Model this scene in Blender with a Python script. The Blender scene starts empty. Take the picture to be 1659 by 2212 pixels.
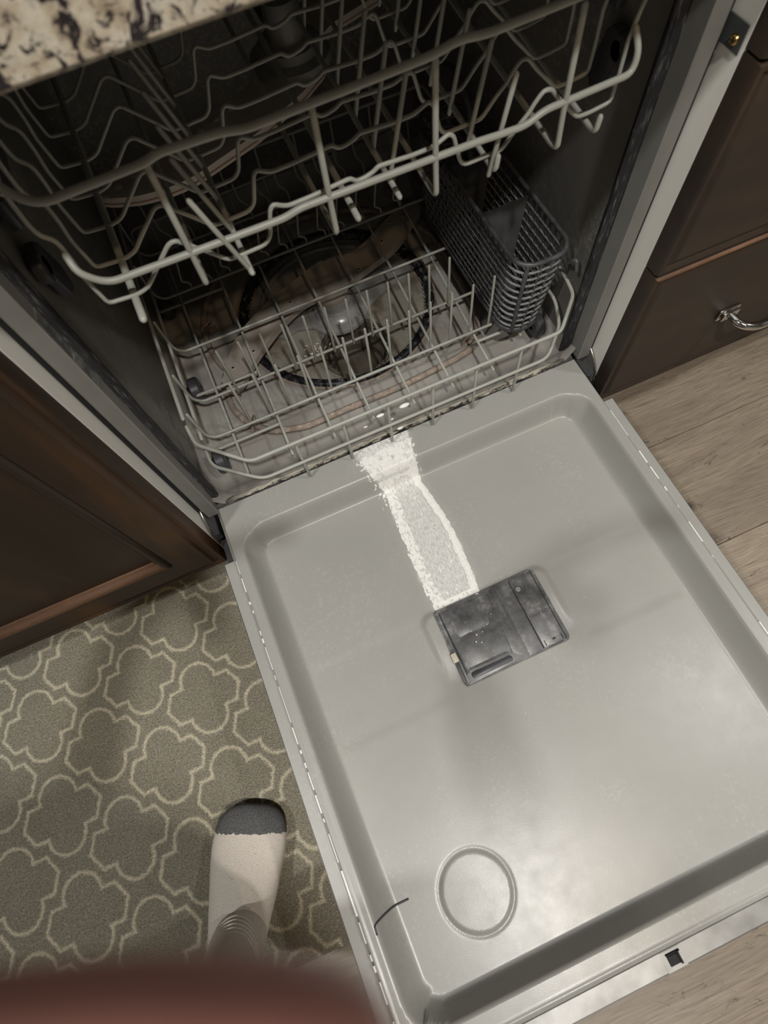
import bpy, bmesh, math, random
from mathutils import Vector, Matrix
from mathutils.noise import noise as pnoise
random.seed(7)
SC = bpy.context.scene
COL = SC.collection
PI = math.pi

# ------------------------------------------------------------------ camera
cam_d = bpy.data.cameras.new('camera'); cam = bpy.data.objects.new('camera', cam_d); COL.objects.link(cam)
cam.matrix_world = Matrix(((0.9148, 0.3965, -0.0776, -0.1307), (-0.3959, 0.8417, -0.3672, -0.3879),
                           (-0.0802, 0.3666, 0.9269, 0.8974), (0, 0, 0, 1)))
cam_d.sensor_fit = 'VERTICAL'; cam_d.sensor_height = 36.0; cam_d.lens = 1208.0 / 2212 * 36
cam_d.clip_start = 0.005; cam_d.clip_end = 30
cam_d.dof.use_dof = True; cam_d.dof.focus_distance = 0.80; cam_d.dof.aperture_fstop = 6.5
SC.camera = cam
# ------------------------------------------------------------------ view + world
SC.view_settings.view_transform = 'Standard'; SC.view_settings.look = 'None'
SC.view_settings.gamma = 1.0; SC.view_settings.exposure = 0.0; SC.view_settings.use_curve_mapping = False
W = bpy.data.worlds.new('world'); SC.world = W; W.use_nodes = True
W.node_tree.nodes['Background'].inputs[0].default_value = (1, 0.97, 0.92, 1)
W.node_tree.nodes['Background'].inputs[1].default_value = 0.012
# ------------------------------------------------------------------ ceiling lamps: (x, y, watts)
CEIL = 2.44
LAMPS = [(-1.15, -0.70, 19.0, (1, .99, .955)), (0.22, -1.40, 6.0, (1, .70, .42)), (-0.02, -1.18, 32.0, (1, .99, .955)), (1.25, -0.80, 13.0, (1, .99, .955)),
         (-0.6, -2.6, 2.0, (1, .95, .86))]
LIGHTS = []
for i, (lx, ly, p, c) in enumerate(LAMPS):
    ld = bpy.data.lights.new('lamp_light', 'AREA'); ld.shape = 'DISK'; ld.size = 0.10 if c[2] > .5 else 0.06; ld.energy = p; ld.color = c
    lo = bpy.data.objects.new('lamp_light', ld); lo.location = (lx, ly, CEIL - 0.022); COL.objects.link(lo); LIGHTS.append(lo)

# ------------------------------------------------------------------ helpers
def mesh_obj(name, verts, faces, mat=None, parent=None, smooth=False, link=True):
    me = bpy.data.meshes.new(name); me.from_pydata([tuple(v) for v in verts], [], faces); me.update()
    if smooth:
        me.polygons.foreach_set('use_smooth', [True] * len(me.polygons))
    o = bpy.data.objects.new(name, me)
    if mat: me.materials.append(mat)
    if link: COL.objects.link(o)
    if parent: o.parent = parent
    return o
def bm_obj(name, bm, mat=None, parent=None, smooth=False, angle=None):
    me = bpy.data.meshes.new(name); bmesh.ops.recalc_face_normals(bm, faces=bm.faces); bm.to_mesh(me); bm.free()
    if smooth: me.polygons.foreach_set('use_smooth', [True] * len(me.polygons))
    if angle: me.set_sharp_from_angle(angle=angle)
    o = bpy.data.objects.new(name, me); COL.objects.link(o)
    if mat: me.materials.append(mat)
    if parent: o.parent = parent
    return o
def thing(name, label, cat, loc=(0, 0, 0), group=None):
    o = bpy.data.objects.new(name, None); COL.objects.link(o); o.location = loc
    o.empty_display_size = 0.05
    return tag(o, label, cat, group)
def tag(o, label=None, cat=None, group=None, kind=None):
    if label: o['label'] = label
    if cat: o['category'] = cat
    if group: o['group'] = group
    if kind: o['kind'] = kind
    return o
def add_box(bm, x0, x1, y0, y1, z0, z1, bev=0.0, seg=2):
    v = [bm.verts.new(p) for p in ((x0,y0,z0),(x1,y0,z0),(x1,y1,z0),(x0,y1,z0),(x0,y0,z1),(x1,y0,z1),(x1,y1,z1),(x0,y1,z1))]
    fs = [bm.faces.new([v[i] for i in f]) for f in ((0,3,2,1),(4,5,6,7),(0,1,5,4),(1,2,6,5),(2,3,7,6),(3,0,4,7))]
    if bev > 0:
        es = list({e for f in fs for e in f.edges})
        bmesh.ops.bevel(bm, geom=es, offset=bev, segments=seg, affect='EDGES', profile=0.5)
def box(name, x0, x1, y0, y1, z0, z1, mat, parent=None, bev=0.0, seg=2):
    bm = bmesh.new(); add_box(bm, x0, x1, y0, y1, z0, z1, bev, seg)
    return bm_obj(name, bm, mat, parent, smooth=bev > 0, angle=0.6 if bev > 0 else None)
def fillet(pts, r, n=4, closed=False):
    pts = [Vector(p) for p in pts]; out = []
    N = len(pts)
    for i, p in enumerate(pts):
        if not closed and (i == 0 or i == N - 1): out.append(p); continue
        a = pts[i - 1] - p; b = pts[(i + 1) % N] - p
        la, lb = a.length, b.length
        d = min(r, la * 0.48, lb * 0.48)
        p0 = p + a.normalized() * d; p1 = p + b.normalized() * d
        for k in range(n + 1):
            t = k / n
            out.append(p0 * (1 - t) ** 2 + p * 2 * t * (1 - t) + p1 * t * t)
    return out
def add_tube(bm, pts, r, seg=8, closed=False, flat=1.0, cap_round=True):
    pts = [Vector(p) for p in pts]
    # drop doubles
    q = [pts[0]]
    for p in pts[1:]:
        if (p - q[-1]).length > 1e-5: q.append(p)
    pts = q; N = len(pts)
    rings = []
    t0 = (pts[1] - pts[0]).normalized()
    up = Vector((0, 0, 1)) if abs(t0.z) < 0.9 else Vector((0, 1, 0))
    nrm = (up - t0 * up.dot(t0)).normalized()
    for i, p in enumerate(pts):
        if closed: t = (pts[(i + 1) % N] - pts[i - 1]).normalized()
        else: t = (pts[min(i + 1, N - 1)] - pts[max(i - 1, 0)]).normalized()
        nrm = (nrm - t * nrm.dot(t)).normalized(); bi = t.cross(nrm)
        rr = r(i / (N - 1)) if callable(r) else r
        rings.append([bm.verts.new(p + (nrm * math.cos(2 * PI * k / seg) * flat + bi * math.sin(2 * PI * k / seg)) * rr) for k in range(seg)])
    M = N if closed else N - 1
    for i in range(M):
        a, b = rings[i], rings[(i + 1) % N]
        for k in range(seg): bm.faces.new((a[k], a[(k + 1) % seg], b[(k + 1) % seg], b[k]))
    if not closed:
        for ring, p, s in ((rings[0], pts[0], -1), (rings[-1], pts[-1], 1)):
            t = (pts[1] - pts[0]).normalized() if s < 0 else (pts[-1] - pts[-2]).normalized()
            rr = (r(0) if s < 0 else r(1)) if callable(r) else r
            if cap_round:
                r2 = [bm.verts.new(p + (v.co - p) * 0.62 + t * s * rr * 0.7) for v in ring]
                for k in range(seg): bm.faces.new((ring[k], ring[(k + 1) % seg], r2[(k + 1) % seg], r2[k]))
                c = bm.verts.new(p + t * s * rr)
                for k in range(seg): bm.faces.new((r2[k], r2[(k + 1) % seg], c))
            else: bm.faces.new(ring)
def tube(name, pts, r, mat, parent=None, seg=8, closed=False, fr=0, flat=1.0, fn=4):
    if fr: pts = fillet(pts, fr, fn, closed)
    bm = bmesh.new(); add_tube(bm, pts, r, seg, closed, flat)
    return bm_obj(name, bm, mat, parent, smooth=True)
def inst(src, name, parent, loc=None, scale=None):
    o = src.copy(); o.name = name; COL.objects.link(o); o.parent = parent
    if loc is not None: o.location = loc
    if scale is not None: o.scale = scale
    return o
def add_prism(bm, poly, z0, z1, bev=0.0, seg=2):
    lo = [bm.verts.new((x, y, z0)) for x, y in poly]; hi = [bm.verts.new((x, y, z1)) for x, y in poly]
    n = len(poly); fb = bm.faces.new(lo[::-1]); ft = bm.faces.new(hi)
    for i in range(n): bm.faces.new((lo[i], lo[(i + 1) % n], hi[(i + 1) % n], hi[i]))
    if bev > 0: bmesh.ops.bevel(bm, geom=list(ft.edges), offset=bev, segments=seg, affect='EDGES', profile=0.5)
def add_lathe(bm, prof, cx, cy, seg=48, cap=True):
    rings = []
    for r, z in prof:
        rings.append([bm.verts.new((cx + r * math.cos(2 * PI * k / seg), cy + r * math.sin(2 * PI * k / seg), z)) for k in range(seg)])
    for a, b in zip(rings, rings[1:]):
        for k in range(seg): bm.faces.new((a[k], a[(k + 1) % seg], b[(k + 1) % seg], b[k]))
    if cap:
        bm.faces.new(rings[-1])
def rrect(x0, x1, y0, y1, r, n=6):
    out = []
    for cx, cy, a0 in ((x1 - r, y1 - r, 0), (x0 + r, y1 - r, 90), (x0 + r, y0 + r, 180), (x1 - r, y0 + r, 270)):
        for k in range(n + 1):
            a = math.radians(a0 + 90 * k / n); out.append((cx + r * math.cos(a), cy + r * math.sin(a)))
    return out
def sst(a, b, x):
    if a == b: return 1.0 if x > a else 0.0
    t = max(0.0, min(1.0, (x - a) / (b - a))); return t * t * (3 - 2 * t)
def interp(tab, x):
    if x <= tab[0][0]: return tab[0][1]
    for (a, va), (b, vb) in zip(tab, tab[1:]):
        if x <= b: return va + (vb - va) * (x - a) / (b - a)
    return tab[-1][1]

# ------------------------------------------------------------------ node materials
class NT:
    def __init__(s, name):
        s.m = bpy.data.materials.new(name); s.m.use_nodes = True; s.t = s.m.node_tree; s.n = s.t.nodes; s.l = s.t.links
        s.b = s.n['Principled BSDF']; s.x = -300
    def add(s, ty, **kw):
        n = s.n.new(ty); s.x -= 40; n.location = (s.x, 0)
        for k, v in kw.items():
            if k.startswith('i_'):
                key = k[2:]; key = int(key) if key.isdigit() else key.replace('_', ' ')
                s.set(n.inputs[key], v)
            else: setattr(n, k, v)
        return n
    def set(s, sock, v):
        if isinstance(v, bpy.types.NodeSocket): s.l.new(v, sock)
        elif isinstance(v, bpy.types.Node): s.l.new(v.outputs[0], sock)
        else:
            if sock.type == 'RGBA' and len(v) == 3: v = (*v, 1)
            sock.default_value = v
    def obj(s): return s.add('ShaderNodeTexCoord').outputs['Object']
    def mp(s, vec, scale=(1, 1, 1), loc=(0, 0, 0), rot=(0, 0, 0)):
        n = s.add('ShaderNodeMapping'); s.l.new(vec, n.inputs['Vector'])
        n.inputs['Scale'].default_value = scale; n.inputs['Location'].default_value = loc; n.inputs['Rotation'].default_value = rot
        return n.outputs[0]
    def noise(s, vec, scale, detail=4, rough=0.55, dist=0.0):
        n = s.add('ShaderNodeTexNoise'); s.l.new(vec, n.inputs['Vector'])
        n.inputs['Scale'].default_value = scale; n.inputs['Detail'].default_value = detail
        n.inputs['Roughness'].default_value = rough; n.inputs['Distortion'].default_value = dist
        return n.outputs[0]
    def vor(s, vec, scale, feature='F1', out=0, rnd=1.0):
        n = s.add('ShaderNodeTexVoronoi', feature=feature); s.l.new(vec, n.inputs['Vector'])
        n.inputs['Scale'].default_value = scale; n.inputs['Randomness'].default_value = rnd
        return n.outputs[out]
    def ramp(s, fac, stops, interp='LINEAR'):
        n = s.add('ShaderNodeValToRGB'); s.set(n.inputs[0], fac); cr = n.color_ramp; cr.interpolation = interp
        while len(cr.elements) < len(stops): cr.elements.new(0.5)
        for e, (p, c) in zip(cr.elements, stops):
            e.position = p
            e.color = (c, c, c, 1) if isinstance(c, (int, float)) else ((*c, 1) if len(c) == 3 else c)
        return n.outputs[0]
    def mix(s, f, a, b, mode='MIX'):
        n = s.add('ShaderNodeMix', data_type='RGBA', blend_type=mode)
        s.set(n.inputs[0], f); s.set(n.inputs[6], a); s.set(n.inputs[7], b); return n.outputs[2]
    def math(s, op, a, b=None, c=None, clamp=False):
        n = s.add('ShaderNodeMath', operation=op, use_clamp=clamp); s.set(n.inputs[0], a)
        if b is not None: s.set(n.inputs[1], b)
        if c is not None: s.set(n.inputs[2], c)
        return n.outputs[0]
    def sep(s, v):
        n = s.add('ShaderNodeSeparateXYZ'); s.set(n.inputs[0], v); return n.outputs
    def bump(s, h, strength=0.3, dist=0.002):
        n = s.add('ShaderNodeBump'); s.set(n.inputs['Height'], h)
        n.inputs['Strength'].default_value = strength; n.inputs['Distance'].default_value = dist
        s.l.new(n.outputs[0], s.b.inputs['Normal'])
    def fin(s, color=None, rough=None, metal=None, spec=None, coat=None, coat_rough=0.2):
        b = s.b
        if color is not None: s.set(b.inputs['Base Color'], color)
        if rough is not None: s.set(b.inputs['Roughness'], rough)
        if metal is not None: s.set(b.inputs['Metallic'], metal)
        if spec is not None: s.set(b.inputs['Specular IOR Level'], spec)
        if coat is not None: s.set(b.inputs['Coat Weight'], coat); b.inputs['Coat Roughness'].default_value = coat_rough
        return s.m

def m_plain(name, col, rough=0.5, metal=0.0, var=0.06, scale=30, bump=0.05, spec=None):
    t = NT(name); v = t.obj(); n = t.noise(v, scale, 5)
    lo = tuple(max(0, c * (1 - var)) for c in col); hi = tuple(c * (1 + var) for c in col)
    c = t.ramp(n, [(0.3, lo), (0.7, hi)])
    if bump: t.bump(n, bump, 0.001)
    return t.fin(c, rough, metal, spec)

def m_door():
    t = NT('door_plastic'); v = t.obj()
    big = t.noise(v, 4, 5, 0.6); c = t.ramp(big, [(0.25, (0.325, 0.322, 0.302)), (0.75, (0.375, 0.371, 0.348))])
    # dried water spots, a little paler
    sp = t.noise(v, 230, 3, 0.7); reg = t.noise(v, 9, 3, 0.6)
    m = t.math('MULTIPLY', t.ramp(sp, [(0.54, 0), (0.62, 1)]), t.ramp(reg, [(0.46, 0), (0.64, 0.4)]))
    c = t.mix(m, c, (0.47, 0.47, 0.44))
    ds = t.vor(v, 60); dm = t.ramp(ds, [(0.03, 1), (0.055, 0)]); dm = t.math('MULTIPLY', dm, t.ramp(t.noise(v, 22, 2), [(0.60, 0), (0.66, 0.8)]))
    c = t.mix(dm, c, (0.62, 0.62, 0.60))
    scr = t.noise(t.mp(v, (260, 14, 1), rot=(0, 0, 0.5)), 1.0, 2)
    c = t.mix(t.ramp(scr, [(0.71, 0), (0.74, 0.18)]), c, (0.55, 0.55, 0.52))
    # film of dried detergent, stored on the mesh
    at = t.add('ShaderNodeAttribute', attribute_name='film'); f = at.outputs['Fac']
    nn = t.noise(t.mp(v, (1.0, 0.35, 1.0)), 420, 5, 0.7)
    ff = t.math('MULTIPLY', f, t.ramp(nn, [(0.36, 0.35), (0.6, 1.0)]))
    c = t.mix(ff, c, (0.82, 0.82, 0.80))
    pr = t.math('MULTIPLY', t.ramp(nn, [(0.3, 0.0), (0.8, 1.0)]), 1.0)
    r = t.ramp(t.noise(v, 40, 4), [(0.3, 0.30), (0.75, 0.36)])
    r = t.math('ADD', r, t.math('MULTIPLY', f, 0.3))
    t.bump(t.math('ADD', t.noise(v, 900, 2), t.math('MULTIPLY', big, 3)), 0.10, 0.0006)
    return t.fin(c, r)
M = {}
M['door'] = m_door()
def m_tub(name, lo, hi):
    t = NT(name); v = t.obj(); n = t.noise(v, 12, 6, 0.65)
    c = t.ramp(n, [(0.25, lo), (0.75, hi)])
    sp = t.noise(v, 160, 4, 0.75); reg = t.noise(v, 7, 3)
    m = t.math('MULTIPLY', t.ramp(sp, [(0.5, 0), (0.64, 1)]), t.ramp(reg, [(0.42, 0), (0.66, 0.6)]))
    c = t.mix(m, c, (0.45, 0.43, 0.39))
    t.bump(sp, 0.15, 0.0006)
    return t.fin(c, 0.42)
M['tub'] = m_tub('tub_plastic_shaded', (0.15, 0.143, 0.132), (0.20, 0.19, 0.175))  # walls: shade put into the colour, a darker copy of one plastic
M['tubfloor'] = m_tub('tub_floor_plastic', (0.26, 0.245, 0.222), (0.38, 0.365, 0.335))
M['flange'] = m_plain('flange_plastic', (0.20, 0.196, 0.182), 0.38, var=0.05)
M['wire'] = m_plain('nylon_wire', (0.38, 0.385, 0.345), 0.42, var=0.05, scale=60, bump=0.05)
M['arm'] = m_plain('spray_arm_plastic', (0.36, 0.325, 0.285), 0.45, var=0.07, scale=25)
M['arm_up'] = m_plain('upper_arm_plastic', (0.52, 0.46, 0.41), 0.4, var=0.10, scale=18)
M['dark'] = m_plain('dark_plastic', (0.055, 0.057, 0.063), 0.4, var=0.2)
M['clear'] = m_plain('grey_clear_plastic', (0.27, 0.27, 0.265), 0.25, var=0.15, scale=40)
M['black'] = m_plain('black_gap', (0.008, 0.008, 0.009), 0.7)
M['white_panel'] = m_plain('melamine', (0.84, 0.82, 0.76), 0.42, var=0.02, scale=12)
M['chrome'] = m_plain('chrome', (0.75, 0.74, 0.72), 0.09, 1.0, var=0.02, bump=0)
M['steel'] = m_plain('stainless', (0.55, 0.54, 0.51), 0.24, 1.0, var=0.08, scale=50)
M['steel_dull'] = m_plain('steel_dull', (0.42, 0.41, 0.38), 0.34, 0.6, var=0.08, scale=50)
M['brass'] = m_plain('brass', (0.52, 0.34, 0.12), 0.22, 1.0, var=0.15)
M['bracket'] = m_plain('bracket_grey', (0.065, 0.075, 0.075), 0.5)
M['mesh'] = None
def m_gasket():
    t = NT('gasket_rubber'); v = t.obj()
    a = t.noise(v, 120, 5, 0.7); b = t.noise(t.mp(v, (3, 3, 0.7)), 60, 4, 0.7)
    m = t.ramp(t.noise(t.mp(v, (9, 9, 0.8)), 55, 5, 0.7), [(0.55, 0), (0.70, 0.7)])
    c = t.mix(m, (0.012, 0.012, 0.014), (0.25, 0.245, 0.235))
    t.bump(b, 0.4, 0.002); return t.fin(c, 0.5)
M['gasket'] = m_gasket()
def m_lip():
    t = NT('crusted_seal'); v = t.obj(); yb = t.sep(v)[1]
    a = t.noise(t.mp(v, (0.45, 1.3, 1.3)), 170, 5, 0.75); c = t.ramp(t.math('ADD', a, t.math('MULTIPLY', t.math('SUBTRACT', yb, -.001), 45.0)), [(0.44, (0.010, 0.009, 0.010)), (0.52, (0.08, 0.07, 0.06)), (0.60, (0.50, 0.47, 0.38)), (0.74, (0.66, 0.63, 0.53))])
    xx = t.math('ABSOLUTE', t.sep(v)[0]); c = t.mix(t.ramp(xx, [(0.235, 0), (0.262, 0.85)]), c, (0.06, 0.058, 0.058))
    t.bump(a, 0.8, 0.003); return t.fin(c, 0.7)
M['lip'] = m_lip()
def m_ring():
    t = NT('sump_ring_rubber'); v = t.obj()
    a = t.noise(v, 75, 6, 0.75); c = t.ramp(a, [(0.50, (0.012, 0.012, 0.016)), (0.58, (0.07, 0.07, 0.075)), (0.66, (0.30, 0.29, 0.27))])
    t.bump(a, 0.6, 0.002); return t.fin(c, 0.35)
M['ring'] = m_ring()
def m_filter():
    t = NT('filter_mesh'); v = t.obj()
    v2 = t.mp(v, (1, 1, 0)); x = t.add('ShaderNodeTexWave', wave_type='BANDS', bands_direction='X'); t.l.new(v2, x.inputs[0]); x.inputs['Scale'].default_value = 150
    y = t.add('ShaderNodeTexWave', wave_type='BANDS', bands_direction='Y'); t.l.new(v2, y.inputs[0]); y.inputs['Scale'].default_value = 150
    g = t.math('MULTIPLY', x.outputs[1], y.outputs[1]); c = t.ramp(g, [(0.25, (0.36, 0.34, 0.285)), (0.45, (0.07, 0.062, 0.05))])
    n = t.noise(v, 16, 5, 0.7); c = t.mix(t.ramp(n, [(0.5, 0), (0.68, 0.8)]), c, (0.11, 0.075, 0.045))
    t.bump(g, 0.3, 0.001); return t.fin(c, 0.45)
M['mesh'] = m_filter()
def m_heater():
    t = NT('heater_scale'); v = t.obj(); n = t.noise(t.mp(v, (1, 2.2, 1)), 55, 6, 0.75)
    c = t.ramp(n, [(0.28, (0.10, 0.09, 0.08)), (0.42, (0.23, 0.21, 0.19)), (0.56, (0.30, 0.225, 0.175)), (0.66, (0.46, 0.42, 0.37))])
    t.bump(n, 0.7, 0.0015); return t.fin(c, 0.65)
M['heater'] = m_heater()
def m_disp():
    t = NT('dispenser_plastic'); v = t.obj(); n = t.noise(v, 34, 7, 0.72); n2 = t.noise(v, 190, 4, 0.7)
    c = t.ramp(n, [(0.38, (0.070, 0.070, 0.072)), (0.54, (0.13, 0.13, 0.132)), (0.68, (0.30, 0.30, 0.30))])
    c = t.mix(t.ramp(n2, [(0.58, 0), (0.72, 0.35)]), c, (0.34, 0.34, 0.34))
    t.bump(n2, 0.15, 0.0005); return t.fin(c, 0.36)
M['disp'] = m_disp()
def m_residue():
    t = NT('dried_detergent'); v = t.obj(); n = t.noise(v, 260, 5, 0.7)
    c = t.ramp(n, [(0.3, (0.80, 0.79, 0.72)), (0.6, (0.92, 0.92, 0.90))]); t.bump(n, 0.6, 0.0012)
    return t.fin(c, 0.8)
M['residue'] = m_residue()
def m_wood(name, dark, mid, amber, rot=(0, 0, 0), stretch=(3.0, 3.0, 0.5)):
    t = NT(name); v = t.obj(); v2 = t.mp(v, stretch, rot=rot)
    n = t.noise(v2, 3.0, 6, 0.6, 0.6); g = t.noise(t.mp(v, (stretch[0] * 16, stretch[1] * 16, stretch[2] * 3)), 4, 4, 0.6)
    c = t.ramp(n, [(0.30, dark), (0.52, mid), (0.72, amber)]); c = t.mix(0.25, c, t.ramp(g, [(0.3, dark), (0.7, mid)]))
    t.bump(g, 0.04, 0.0008); return t.fin(c, 0.42, spec=0.35)
M['wood_v'] = m_wood('espresso_wood_upright', (0.017, 0.012, 0.0085), (0.030, 0.018, 0.011), (0.105, 0.044, 0.014))  # amber streaks paint a warm reflected glow into the wood
M['wood_h'] = m_wood('espresso_wood_flat', (0.022, 0.016, 0.0125), (0.040, 0.029, 0.021), (0.060, 0.038, 0.024), stretch=(0.5, 3, 3))
M['wood_worn_lit'] = m_wood('worn_lit_wood_edge', (0.07, 0.036, 0.020), (0.16, 0.085, 0.048), (0.30, 0.17, 0.10), stretch=(1.5, 8, 8))  # wear on the door moulding, painted highlight on the drawer edge
def m_granite():
    t = NT('granite'); v = t.obj()
    n = t.noise(v, 70, 6, 0.65, 0.3); c = t.ramp(n, [(0.30, (0.20, 0.15, 0.10)), (0.46, (0.45, 0.38, 0.28)), (0.60, (0.60, 0.55, 0.45)), (0.75, (0.28, 0.26, 0.23))])
    gy = t.noise(v, 45, 4); c = t.mix(t.ramp(gy, [(0.55, 0), (0.7, 0.7)]), c, (0.40, 0.37, 0.32))
    d = t.noise(v, 95, 5, 0.72, 0.9); c = t.mix(t.ramp(d, [(0.530, 0), (0.575, 1)]), c, (0.022, 0.018, 0.022))
    f = t.noise(v, 330, 3, 0.7); c = t.mix(t.ramp(f, [(0.60, 0), (0.66, 0.8)]), c, (0.05, 0.04, 0.04))
    r = t.noise(t.mp(v, (1, 1, 1), loc=(5, 3, 1)), 42, 5, 0.6, 1.0); c = t.mix(t.ramp(r, [(0.68, 0), (0.71, 0.9)]), c, (0.11, 0.02, 0.018))
    return t.fin(c, 0.22)
M['granite'] = m_granite()
def m_plank():
    t = NT('oak_plank'); tc = t.obj(); rnd = t.add('ShaderNodeObjectInfo').outputs['Random']
    off = t.add('ShaderNodeCombineXYZ'); t.set(off.inputs[0], t.math('MULTIPLY', rnd, 37.0)); t.set(off.inputs[1], t.math('MULTIPLY', rnd, 91.0))
    ad = t.add('ShaderNodeVectorMath', operation='ADD'); t.l.new(tc, ad.inputs[0]); t.l.new(off.outputs[0], ad.inputs[1]); v = ad.outputs[0]
    warp = t.noise(t.mp(v, (1.2, 4, 1)), 2.2, 3, 0.5)
    wv = t.add('ShaderNodeVectorMath', operation='SCALE'); cmb = t.add('ShaderNodeCombineXYZ'); t.set(cmb.inputs[1], warp); t.l.new(cmb.outputs[0], wv.inputs[0]); wv.inputs['Scale'].default_value = 0.045
    a2 = t.add('ShaderNodeVectorMath', operation='ADD'); t.l.new(v, a2.inputs[0]); t.l.new(wv.outputs[0], a2.inputs[1]); w = a2.outputs[0]
    g = t.noise(t.mp(w, (7, 120, 1)), 2.6, 7, 0.72); b = t.noise(t.mp(w, (1.6, 9, 1)), 1.8, 4, 0.6)
    c = t.ramp(g, [(0.26, (0.15, 0.118, 0.085)), (0.46, (0.30, 0.245, 0.182)), (0.70, (0.42, 0.355, 0.27))])
    c = t.mix(t.ramp(b, [(0.42, 0.0), (0.64, 0.55)]), c, (0.19, 0.145, 0.11))
    fine = t.noise(t.mp(w, (18, 420, 1)), 1.0, 2, 0.5); c = t.mix(t.ramp(fine, [(0.55, 0), (0.7, 0.35)]), c, (0.12, 0.09, 0.068))
    k = t.vor(t.mp(w, (2.6, 6.5, 1)), 1.3); kn = t.noise(w, 42, 4, 0.7)
    kk = t.math('ADD', k, t.math('MULTIPLY', kn, 0.12)); c = t.mix(t.ramp(kk, [(0.14, 1), (0.21, 0)]), c, (0.045, 0.034, 0.028))
    crk = t.noise(t.mp(v, (9, 22, 1)), 2.0, 7, 0.8, 1.2); c = t.mix(t.ramp(crk, [(0.60, 0), (0.645, 0.8)]), c, (0.055, 0.042, 0.034))
    tint = t.math('MULTIPLY_ADD', rnd, 0.22, 0.90)
    hs = t.add('ShaderNodeHueSaturation'); t.set(hs.inputs['Value'], tint); t.set(hs.inputs['Color'], c); c = hs.outputs[0]
    t.bump(g, 0.12, 0.0008); return t.fin(c, 0.40)
M['plank'] = m_plank()
def m_rug():
    t = NT('trellis_rug'); v = t.obj()
    jit = t.noise(v, 190, 2, 0.5); s0 = t.sep(v)
    x = t.math('ADD', s0[0], t.math('MULTIPLY', t.math('SUBTRACT', jit, 0.5), 0.006)); y = t.math('ADD', s0[1], t.math('MULTIPLY', t.math('SUBTRACT', t.noise(t.mp(v, loc=(3, 3, 0)), 190, 2), 0.5), 0.006))
    # lattice coordinates: a = (.1655,.003), b = (.010,-.1385), origin (-.5996,-.2025)
    X = t.math('ADD', x, 0.5996); Y = t.math('ADD', y, 0.2025)
    det = 0.1655 * -0.1385 - 0.003 * 0.010
    u = t.math('ADD', t.math('MULTIPLY', X, -0.1385 / det), t.math('MULTIPLY', Y, -0.010 / det))
    w = t.math('ADD', t.math('MULTIPLY', X, -0.003 / det), t.math('MULTIPLY', Y, 0.1655 / det))
    def motif(ou, ow):
        lu = t.math('SUBTRACT', t.math('FRACT', t.math('ADD', u, 100.5 + ou)), 0.5)
        lw = t.math('SUBTRACT', t.math('FRACT', t.math('ADD', w, 100.5 + ow)), 0.5)
        ax = t.math('ABSOLUTE', t.math('MULTIPLY', lu, 0.1655)); ay = t.math('ABSOLUTE', t.math('MULTIPLY', lw, 0.1385))
        yy = t.math('MAXIMUM', t.math('SUBTRACT', ay, 0.0275), 0.0)
        d1 = t.math('SUBTRACT', t.math('SQRT', t.math('ADD', t.math('POWER', ax, 2.0), t.math('POWER', yy, 2.0))), 0.0275)
        h = t.math('MULTIPLY', t.math('SUBTRACT', t.math('ADD', ax, t.math('MULTIPLY', ay, 0.50)), 0.0585), 0.90)
        d2 = t.math('MAXIMUM', t.math('SUBTRACT', ay, 0.0245), h)
        return t.math('MINIMUM', d1, d2)
    d = t.math('MINIMUM', motif(0, 0), motif(0.5, 0.5))
    line = t.ramp(t.math('ABSOLUTE', d), [(0.0021, 1), (0.0036, 0)])
    n = t.noise(v, 380, 3, 0.6); n2 = t.noise(v, 5, 3)
    base = t.ramp(n, [(0.3, (0.21, 0.192, 0.145)), (0.7, (0.43, 0.395, 0.31))]); base = t.mix(t.ramp(n2, [(0.35, 0.0), (0.65, 0.3)]), base, (0.19, 0.17, 0.125))
    lc = t.ramp(n, [(0.3, (0.60, 0.53, 0.385)), (0.7, (0.80, 0.73, 0.56))])
    c = t.mix(line, base, lc)
    loop = t.vor(v, 620); t.bump(t.math('ADD', loop, n), 0.9, 0.0022)
    return t.fin(c, 0.95, spec=0.1)
M['rug'] = m_rug()
def m_sock():
    t = NT('sock_knit'); v = t.obj(); s = t.sep(v)
    n = t.noise(v, 620, 3, 0.7); rib = t.add('ShaderNodeTexWave', wave_type='BANDS', bands_direction='Z'); t.l.new(v, rib.inputs[0]); rib.inputs['Scale'].default_value = 300; rib.inputs['Distortion'].default_value = 1.5
    edge = t.math('ADD', s[1], t.math('MULTIPLY', t.math('SUBTRACT', t.noise(v, 160, 2), 0.5), 0.008))
    toe = t.ramp(edge, [(0.0, 0), (1.0, 1)])
    toe = t.math('GREATER_THAN', t.math('ADD', edge, t.math('MULTIPLY', t.math('ADD', s[0], 0.42), 0.42)), -0.4010)
    c = t.mix(toe, t.ramp(n, [(0.3, (0.62, 0.56, 0.49)), (0.7, (0.78, 0.72, 0.65))]), t.ramp(n, [(0.3, (0.06, 0.06, 0.064)), (0.72, (0.21, 0.21, 0.21))]))
    fz = t.noise(v, 300, 3, 0.75); sd = t.noise(v, 16, 3)
    c = t.mix(t.math('MULTIPLY', t.ramp(fz, [(0.62, 0), (0.67, 0.7)]), t.ramp(sd, [(0.42, 0.1), (0.62, 1)])), c, (0.14, 0.12, 0.11))
    t.bump(t.math('ADD', n, t.math('MULTIPLY', rib.outputs[1], 0.15)), 0.5, 0.0012); return t.fin(c, 0.95, spec=0.1)
M['sock'] = m_sock()
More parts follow.
